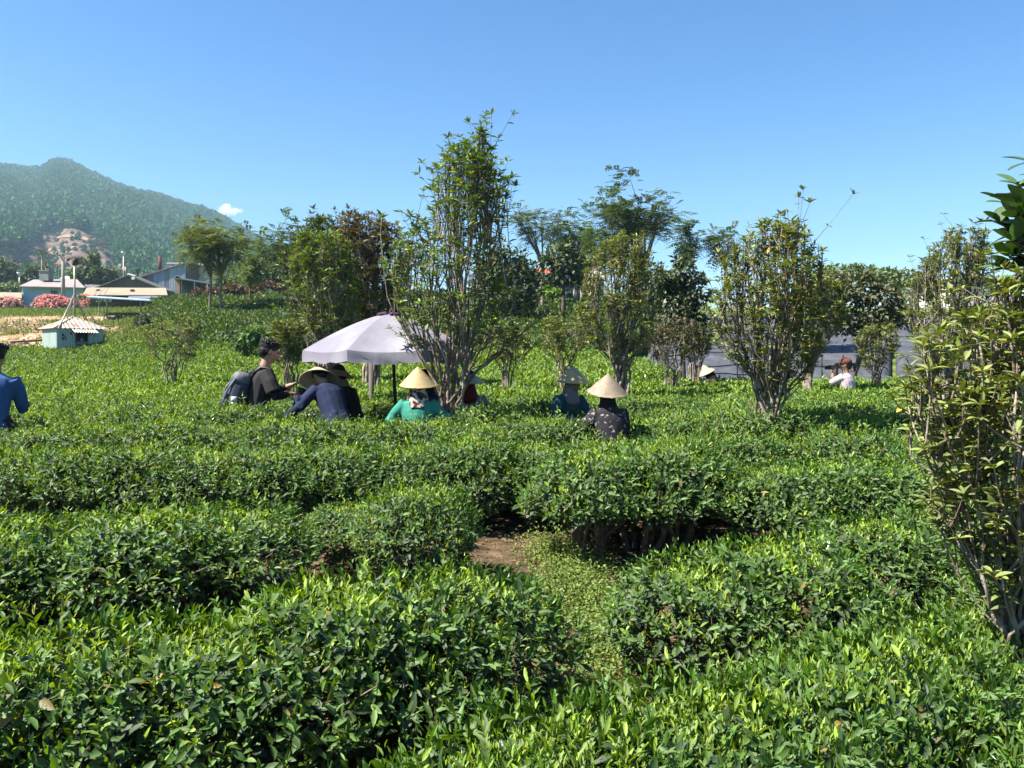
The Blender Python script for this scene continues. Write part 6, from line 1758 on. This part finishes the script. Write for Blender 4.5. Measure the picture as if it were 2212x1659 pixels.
st = np.array(st); g.add(np.concatenate([st, c_[None]]), [[i, (i + 1) % 10, 10] for i in range(10)]); obj('star', g, surf_mat('yellow_print', (.7, .55, .05)), fl)
def wire(label, pts, sag, r=.03, group='power lines by the houses'):
    g = Geo()
    for a, c in zip(pts[:-1], pts[1:]):
        t = np.linspace(0, 1, 14)[:, None]; P = a * (1 - t) + c * t - Z * sag * 4 * t * (1 - t); tube(g, P, r, 4, cap=False)
    return tag(obj('power_line', g, surf_mat('cable', (.04, .04, .045))), label, 'cable', group)
pj = [at(136 + k, 546, 87.7) for k in (-14, 0, 15)]
for i, v_ in enumerate((577, 582, 587)):
    wire('black power line, ' + ('highest', 'middle', 'lowest')[i] + ' of three crossing the foot of the hill', [at(136 + (i - 1) * 12, 549, 87.8), at(296, v_ + 6, 118), at(420, v_ + 8, 125)], .8)
for i in range(2):
    wire(('upper', 'lower')[i] + ' black power line running left from the power pole', [at(128 + i * 14, 548, 87.8), at(-120, 560 + i * 6, 80)], .7)
p0 = gp(297, 119); up = thing('power_pole', 'dark wooden utility pole behind the brown gable', 'utility pole', p0); g = Geo(); tube(g, [p0, at(297, 581, 119)], [.25, .2], 8); obj('pole_shaft', g, M_BARKD, up); g = Geo(); box(g, at(297, 584, 118.8), (1.3, .15, .15)); obj('cross_arm', g, M_BARKD, up)

# flowering bushes
M_FLOW = leaf_mat('flower_petal', .6, .35, .2, tint=(1, 1, 1))
for i, (lb, u, v, ru, rv3, amount, cols) in enumerate([
    ('pink flowering bush at the left edge below the green shelter', 17, 664, 28, 17, .62, ((.70, .34, .27), (.74, .52, .42))),
    ('biggest pink flowering bush in front of the blue house', 113, 662, 36, 20, .70, ((.74, .26, .25), (.78, .45, .38))),
    ('half green pink and orange flowering bush right of the mast', 187, 664, 36, 20, .36, ((.72, .27, .22), (.66, .36, .16)))]):
    d_ = 84.0; c = at(u, v + 4, d_); s_ = d_ / 1671; r = np.array([ru * s_, ru * s_ * .8, rv3 * s_]); rs = np.random.RandomState(i)
    c[2] = max(c[2], float(ground_z(c[0], c[1])) + r[2] * .5)
    root = thing('flowering_bush', lb, 'bush', (c[0], c[1], float(ground_z(c[0], c[1]))))
    gl, gf, gs = Geo(), Geo(), Geo()
    n = 2600; dv = rnd_dirs(rs, n); dv[:, 2] = np.abs(dv[:, 2]) * 1.1 - .25
    cl = rs.randint(0, 40, n); cd = rnd_dirs(rs, 40); lump = 1 + .14 * np.sin(dv @ cd[:3].T * 5).sum(1) / 3
    P = c + dv * r * (rs.uniform(.75, 1.05, n) * lump)[:, None]
    fl_ = (fbm(dv[:, 0] * 3 + i * 5, dv[:, 2] * 3 + dv[:, 1]) + rs.normal(0, .08, n)) < np.interp(amount, [0, 1], [.30, .62])
    if i == 2: fl_ &= P[:, 0] < c[0] + r[0] * .5
    D = nrm(dv + rs.normal(0, .7, (n, 3))); N = nrm(dv + rs.normal(0, .5, (n, 3)))
    k = ~fl_; leaves(gl, P[k], D[k], N[k], rs.uniform(.22, .4, k.sum()), rs.uniform(.12, .2, k.sum()), np.array([.055, .09, .026]) * rs.uniform(.6, 1.5, (k.sum(), 1)), TPL_LO)
    k = fl_; m_ = rs.rand(k.sum(), 1) ** 1.5; leaves(gf, P[k] + dv[k] * .1, D[k], N[k], rs.uniform(.20, .38, k.sum()), rs.uniform(.18, .3, k.sum()), (np.array(cols[0]) * (1 - m_) + np.array(cols[1]) * m_) * rs.uniform(.7, 1.2, (k.sum(), 1)), TPL_LO)
    for j in range(7): e = c + rnd_dirs(rs, 1)[0] * r * np.array([.6, .6, .4]); tube(gs, [np.array(root.location), e], [.06, .02], 5)
    obj('foliage', gl, M_BROAD, root); obj('blossom', gf, M_FLOW, root); obj('stem', gs, M_BARKD, root)

# --- buildings behind the trees in the middle and right
b = at(1172, 640, 62); rt_ = thing('tiled_house', 'house with a red tiled roof half hidden behind the trees in the middle', 'house', b)
g = Geo(); prism(g, [at(1150, 640, 64), at(1200, 640, 64), at(1200, 596, 64), at(1150, 596, 64)], Y1 * .3); obj('wall', g, M_CREAM, rt_)
q0, q1, q2, q3 = at(1146, 599, 61.5), at(1192, 598, 61.5), at(1192, 581, 66), at(1153, 581, 66)
g = Geo(); prism(g, [q0, q1, q2, q3], -Z * .08); rfo = obj('roof', g, surf_mat('tile_base', (.25, .09, .055)), rt_)
tm = [surf_mat('red_tile_%d' % i, c, None, 3, .8) for i, c in enumerate([(.42, .135, .075), (.34, .11, .06), (.50, .20, .11)])]
tmesh = []
for m_ in tm:
    gt = Geo(); tube(gt, [(0, -.02, .05), (0, .62, .02)], .13, 6, flat=.5); tmesh.append(mesh_of('tile', gt, m_, True))
rs = np.random.RandomState(3)
for i in range(9):
    for j in range(9):
        f, e = (i + .5) / 9, j / 9
        p = lerp(lerp(q0, q1, f), lerp(q3, q2, f), e) + Z * .02
        o = bpy.data.objects.new('tile', tmesh[rs.randint(3)]); COL.objects.link(o); o.parent = rfo
        o.location = Vector(p - b); sl_ = lerp(q3, q2, f) - lerp(q0, q1, f); o.rotation_euler = (math.atan2(sl_[2], sl_[1]), 0, rs.normal(0, .02)); o.scale = (.8, .95, 1)
b = at(1212, 640, 54); ah = thing('awning_house', 'house with a dark inside and a deep green awning behind the clipped bright shrub', 'house', b)
g = Geo(); prism(g, [at(1172, 601, 52), at(1262, 600, 52), at(1258, 592, 56), at(1176, 593, 56)], -Z * .12); prism(g, [at(1176, 606, 51.8), at(1225, 606, 51.8), at(1225, 600, 51.8), at(1176, 600, 51.8)], Y1 * .08); obj('awning', g, surf_mat('deep_green_sheet', (.02, .085, .075), (.016, .065, .06), 1), ah)
g = Geo(); prism(g, [at(1170, 640, 57), at(1268, 640, 57), at(1268, 597, 57), at(1170, 597, 57)], Y1 * .3); obj('wall', g, surf_mat('dark_interior_shade', (.03, .035, .05), (.022, .026, .038), 1), ah)  # near-black wall colour stands in for the unlit interior
for u in (1183, 1222, 1240, 1255):
    g = Geo(); tube(g, [at(u, 642, 52.2), at(u, 601, 52.2)], .055, 6); obj('post', g, surf_mat('pale_post', (.5, .52, .55)), ah)
b = at(1272, 640, 66); gr_ = thing('grey_roof_house', 'house with a pale grey hipped roof behind the middle vase shaped tree', 'house', b)
g = Geo(); prism(g, [at(1236, 600, 64), at(1310, 600, 64), at(1292, 577, 68), at(1262, 577, 68)], -Z * .1); obj('roof', g, surf_mat('pale_grey_roof', (.42, .39, .35), (.36, .33, .3), 1), gr_)
g = Geo(); prism(g, [at(1242, 645, 65), at(1304, 645, 65), at(1304, 599, 65), at(1242, 599, 65)], Y1 * .3); obj('wall', g, M_CREAM, gr_)
M_WHITE = surf_mat('white_plaster', (.72, .69, .66), (.66, .63, .6), .8, .85)
b = at(2105, 660, 70); wb = thing('white_building', 'white building with a flat parapet behind the slender topped tree', 'building', b)
g = Geo(); prism(g, [at(2062, 690, 70), at(2148, 690, 70), at(2148, 600, 70), at(2062, 600, 70)], Y1 * 6); obj('wall', g, M_WHITE, wb)
g = Geo(); prism(g, [at(2060, 600, 69.6), at(2150, 600, 69.6), at(2150, 596, 69.6), at(2060, 596, 69.6)], Y1 * 7); obj('parapet', g, M_WHITE, wb)
g = Geo(); box(g, at(2154, 607, 71), (.7, .7, .9)); tube(g, [at(2152, 620, 71), at(2152, 601, 71)], .06, 6); obj('tank', g, surf_mat('grey_tank', (.3, .32, .34)), wb)
b = at(2215, 660, 66); wb2 = thing('white_wall', 'low white wall at the right edge behind the slender shrub', 'wall', b)
g = Geo(); prism(g, [at(2150, 690, 66), at(2420, 690, 66), at(2420, 638, 66), at(2150, 638, 66)], Y1 * .4); obj('wall_panel', g, M_WHITE, wb2)

# --- black shade nets over the beds
def net_mat():
    m, nt, out = _base('shade_net')
    tc = nt.nodes.new('ShaderNodeTexCoord'); mp = nt.nodes.new('ShaderNodeMapping'); mp.inputs['Scale'].default_value = (1, 1, 1); nt.links.new(tc.outputs['Object'], mp.inputs['Vector'])
    no = nt.nodes.new('ShaderNodeTexNoise'); no.inputs['Scale'].default_value = 1.6; no.inputs['Detail'].default_value = 6; nt.links.new(mp.outputs[0], no.inputs['Vector'])
    cr = nt.nodes.new('ShaderNodeValToRGB'); cr.color_ramp.elements[0].color = (.032, .034, .040, 1); cr.color_ramp.elements[1].color = (.085, .088, .10, 1); cr.color_ramp.elements[0].position = .3; cr.color_ramp.elements[1].position = .7
    nt.links.new(no.outputs['Fac'], cr.inputs['Fac'])
    p = nt.nodes.new('ShaderNodeBsdfPrincipled'); p.inputs['Roughness'].default_value = .62; p.inputs['Specular IOR Level'].default_value = .4; nt.links.new(cr.outputs[0], p.inputs['Base Color'])
    nb = nt.nodes.new('ShaderNodeTexNoise'); nb.inputs['Scale'].default_value = 5; nb.inputs['Detail'].default_value = 7; nt.links.new(mp.outputs[0], nb.inputs['Vector'])
    bp = nt.nodes.new('ShaderNodeBump'); bp.inputs['Strength'].default_value = .5; bp.inputs['Distance'].default_value = .08; nt.links.new(nb.outputs['Fac'], bp.inputs['Height']); nt.links.new(bp.outputs[0], p.inputs['Normal'])
    nt.links.new(p.outputs[0], out.inputs['Surface']); return m
M_NET = net_mat()
M_CORD = surf_mat('net_seam', (.012, .012, .014))
def net(label, u0, u1, dlo, dhi, lift, seed, seams=3, slant=0.0):
    """black net lying over the bed tops between depth dlo and dhi"""
    rs = np.random.RandomState(seed); na, nb_ = 70, 40
    uu = np.linspace(u0, u1, na)[:, None]; ff = np.linspace(0, 1, nb_)[None]
    dl = dlo + slant * (uu - u0) / (u1 - u0)
    dd = dl + (dhi - dl) * ff; X_ = (uu - 1106) / 1671 * dd
    edge = np.clip(np.minimum(ff, 1 - ff) * 9, 0, 1) * np.clip(np.minimum((uu - u0), (u1 - uu)) / 14, 0, 1)
    Zz = ground_z(X_, dd) + .05 + lift * edge ** .5 * (1 + .35 * (fbm(X_ * .8 + seed, dd * .8) - .47)) + .05 * np.sin(dd * 4.2 + X_ * .4) * edge + .20 * (fbm(X_ * 1.1 + seed, dd * 1.1) - .47) * edge
    V = np.stack([X_ + 0 * dd, dd, Zz], -1)
    c = np.array([V[:, :, 0].mean(), V[:, :, 1].mean(), 0]); c[2] = float(ground_z(c[0], c[1]))
    root = thing('shade_net', label, 'shade net', c, 'black shade nets over the beds')
    g = Geo(); grid(g, V, flip=True); obj('net_sheet', g, M_NET, root, True)
    for k in range(seams):
        i = int((k + 1) / (seams + 1) * nb_); P = V[:, i] + Z * .03; g = Geo(); tube(g, P[::3], .016, 5); obj('seam', g, M_CORD, root)
    for k in range(3):
        j = int(rs.uniform(.1, .9) * na); P = V[j, ::3] + Z * .02; g = Geo(); tube(g, P, .010, 4); obj('fold', g, M_CORD, root)
    return root
net('black shade net nearest to the pickers, left of the right vase shaped tree', 1490, 1725, 17.2, 25.5, .20, 1, 3, 1.0)
net('black shade net on the upper bed left of the right vase shaped tree', 1450, 1640, 26.3, 40, .30, 2, 4)
net('black shade net under the spreading dark tree', 1700, 1925, 17.6, 26.5, .22, 3, 2)
net('black shade net on the upper bed behind the spreading dark tree', 1630, 1960, 27.4, 41, .3, 4, 4)
net('black shade net behind the slender topped tree', 1935, 2180, 18, 40, .3, 5, 4)
net('small piece of black shade net above the teal jacketed picker', 1142, 1262, 17.2, 20.5, .55, 6, 1)
net('small piece of black shade net right of the middle vase shaped tree', 1395, 1500, 18.0, 23, .55, 7, 1)
# wooden stake by the woman
p0 = gp(2078 - 0, 14.6); p0 = gp(1797, 15.5); stk = Geo(); tube(stk, [p0, p0 + Z * 1.0], .028, 6); tag(obj('stake', stk, M_BARK), 'thin pale stake at the net edge left of the woman with the brown cap', 'stake')

# --- small clouds low in the sky, beyond the haze
def cloud(label, u, v, d, w, h, n, seed):
    rs = np.random.RandomState(seed); g = Geo(); c = at(u, v, d); s = d / 1671
    for i in range(n):
        x = rs.normal(0, .34) * w; zz = abs(rs.normal(0, .38)) * h * (1 - min(abs(x) / w, 1) * .7)
        r = rs.uniform(.16, .34) * h
        ellipsoid(g, c + np.array([x, rs.normal(0, w * .2), zz]) * s, np.array([r * 1.5, r * 1.5, r]) * s, 14, 9)
    o = bpy.data.objects.new('cloud_raw', mesh_of('c', g, None)); COL.objects.link(o)
    m = o.modifiers.new('r', 'REMESH'); m.mode = 'VOXEL'; m.voxel_size = h * s * .045
    mesh = bpy.data.meshes.new_from_object(o.evaluated_get(bpy.context.evaluated_depsgraph_get())); bpy.data.objects.remove(o, do_unlink=True)
    mt, nt, out = _base('cloud_vapour')
    tc = nt.nodes.new('ShaderNodeTexCoord'); no = nt.nodes.new('ShaderNodeTexNoise'); no.inputs['Scale'].default_value = .03; no.inputs['Detail'].default_value = 6; nt.links.new(tc.outputs['Object'], no.inputs['Vector'])
    mr = nt.nodes.new('ShaderNodeMapRange'); mr.inputs['From Min'].default_value = .35; mr.inputs['From Max'].default_value = .75; mr.inputs['To Max'].default_value = .05; nt.links.new(no.outputs['Fac'], mr.inputs['Value'])
    pv = nt.nodes.new('ShaderNodeVolumePrincipled'); pv.inputs['Color'].default_value = (1, 1, 1, 1); nt.links.new(mr.outputs[0], pv.inputs['Density']); nt.links.new(pv.outputs[0], out.inputs['Volume'])
    mesh.materials.append(mt)
    o = bpy.data.objects.new('cloud', mesh); COL.objects.link(o); o['kind'] = 'structure'
    return o
cloud('cloud', 490, 461, 2600, 38, 22, 26, 1)
# ------------------------------------------------------------------ haze
HAZE = 0.00028
mt, nt, out = _base('haze_air')
pv = nt.nodes.new('ShaderNodeVolumePrincipled'); pv.inputs['Color'].default_value = (.52, .76, 1.0, 1); pv.inputs['Density'].default_value = HAZE
pv.inputs['Anisotropy'].default_value = 0.2
nt.links.new(pv.outputs[0], out.inputs['Volume'])
g = Geo(); box(g, (-200, 500, 130), (4200, 1700, 290))
hz_ = obj('haze', g, mt, kind='stuff')
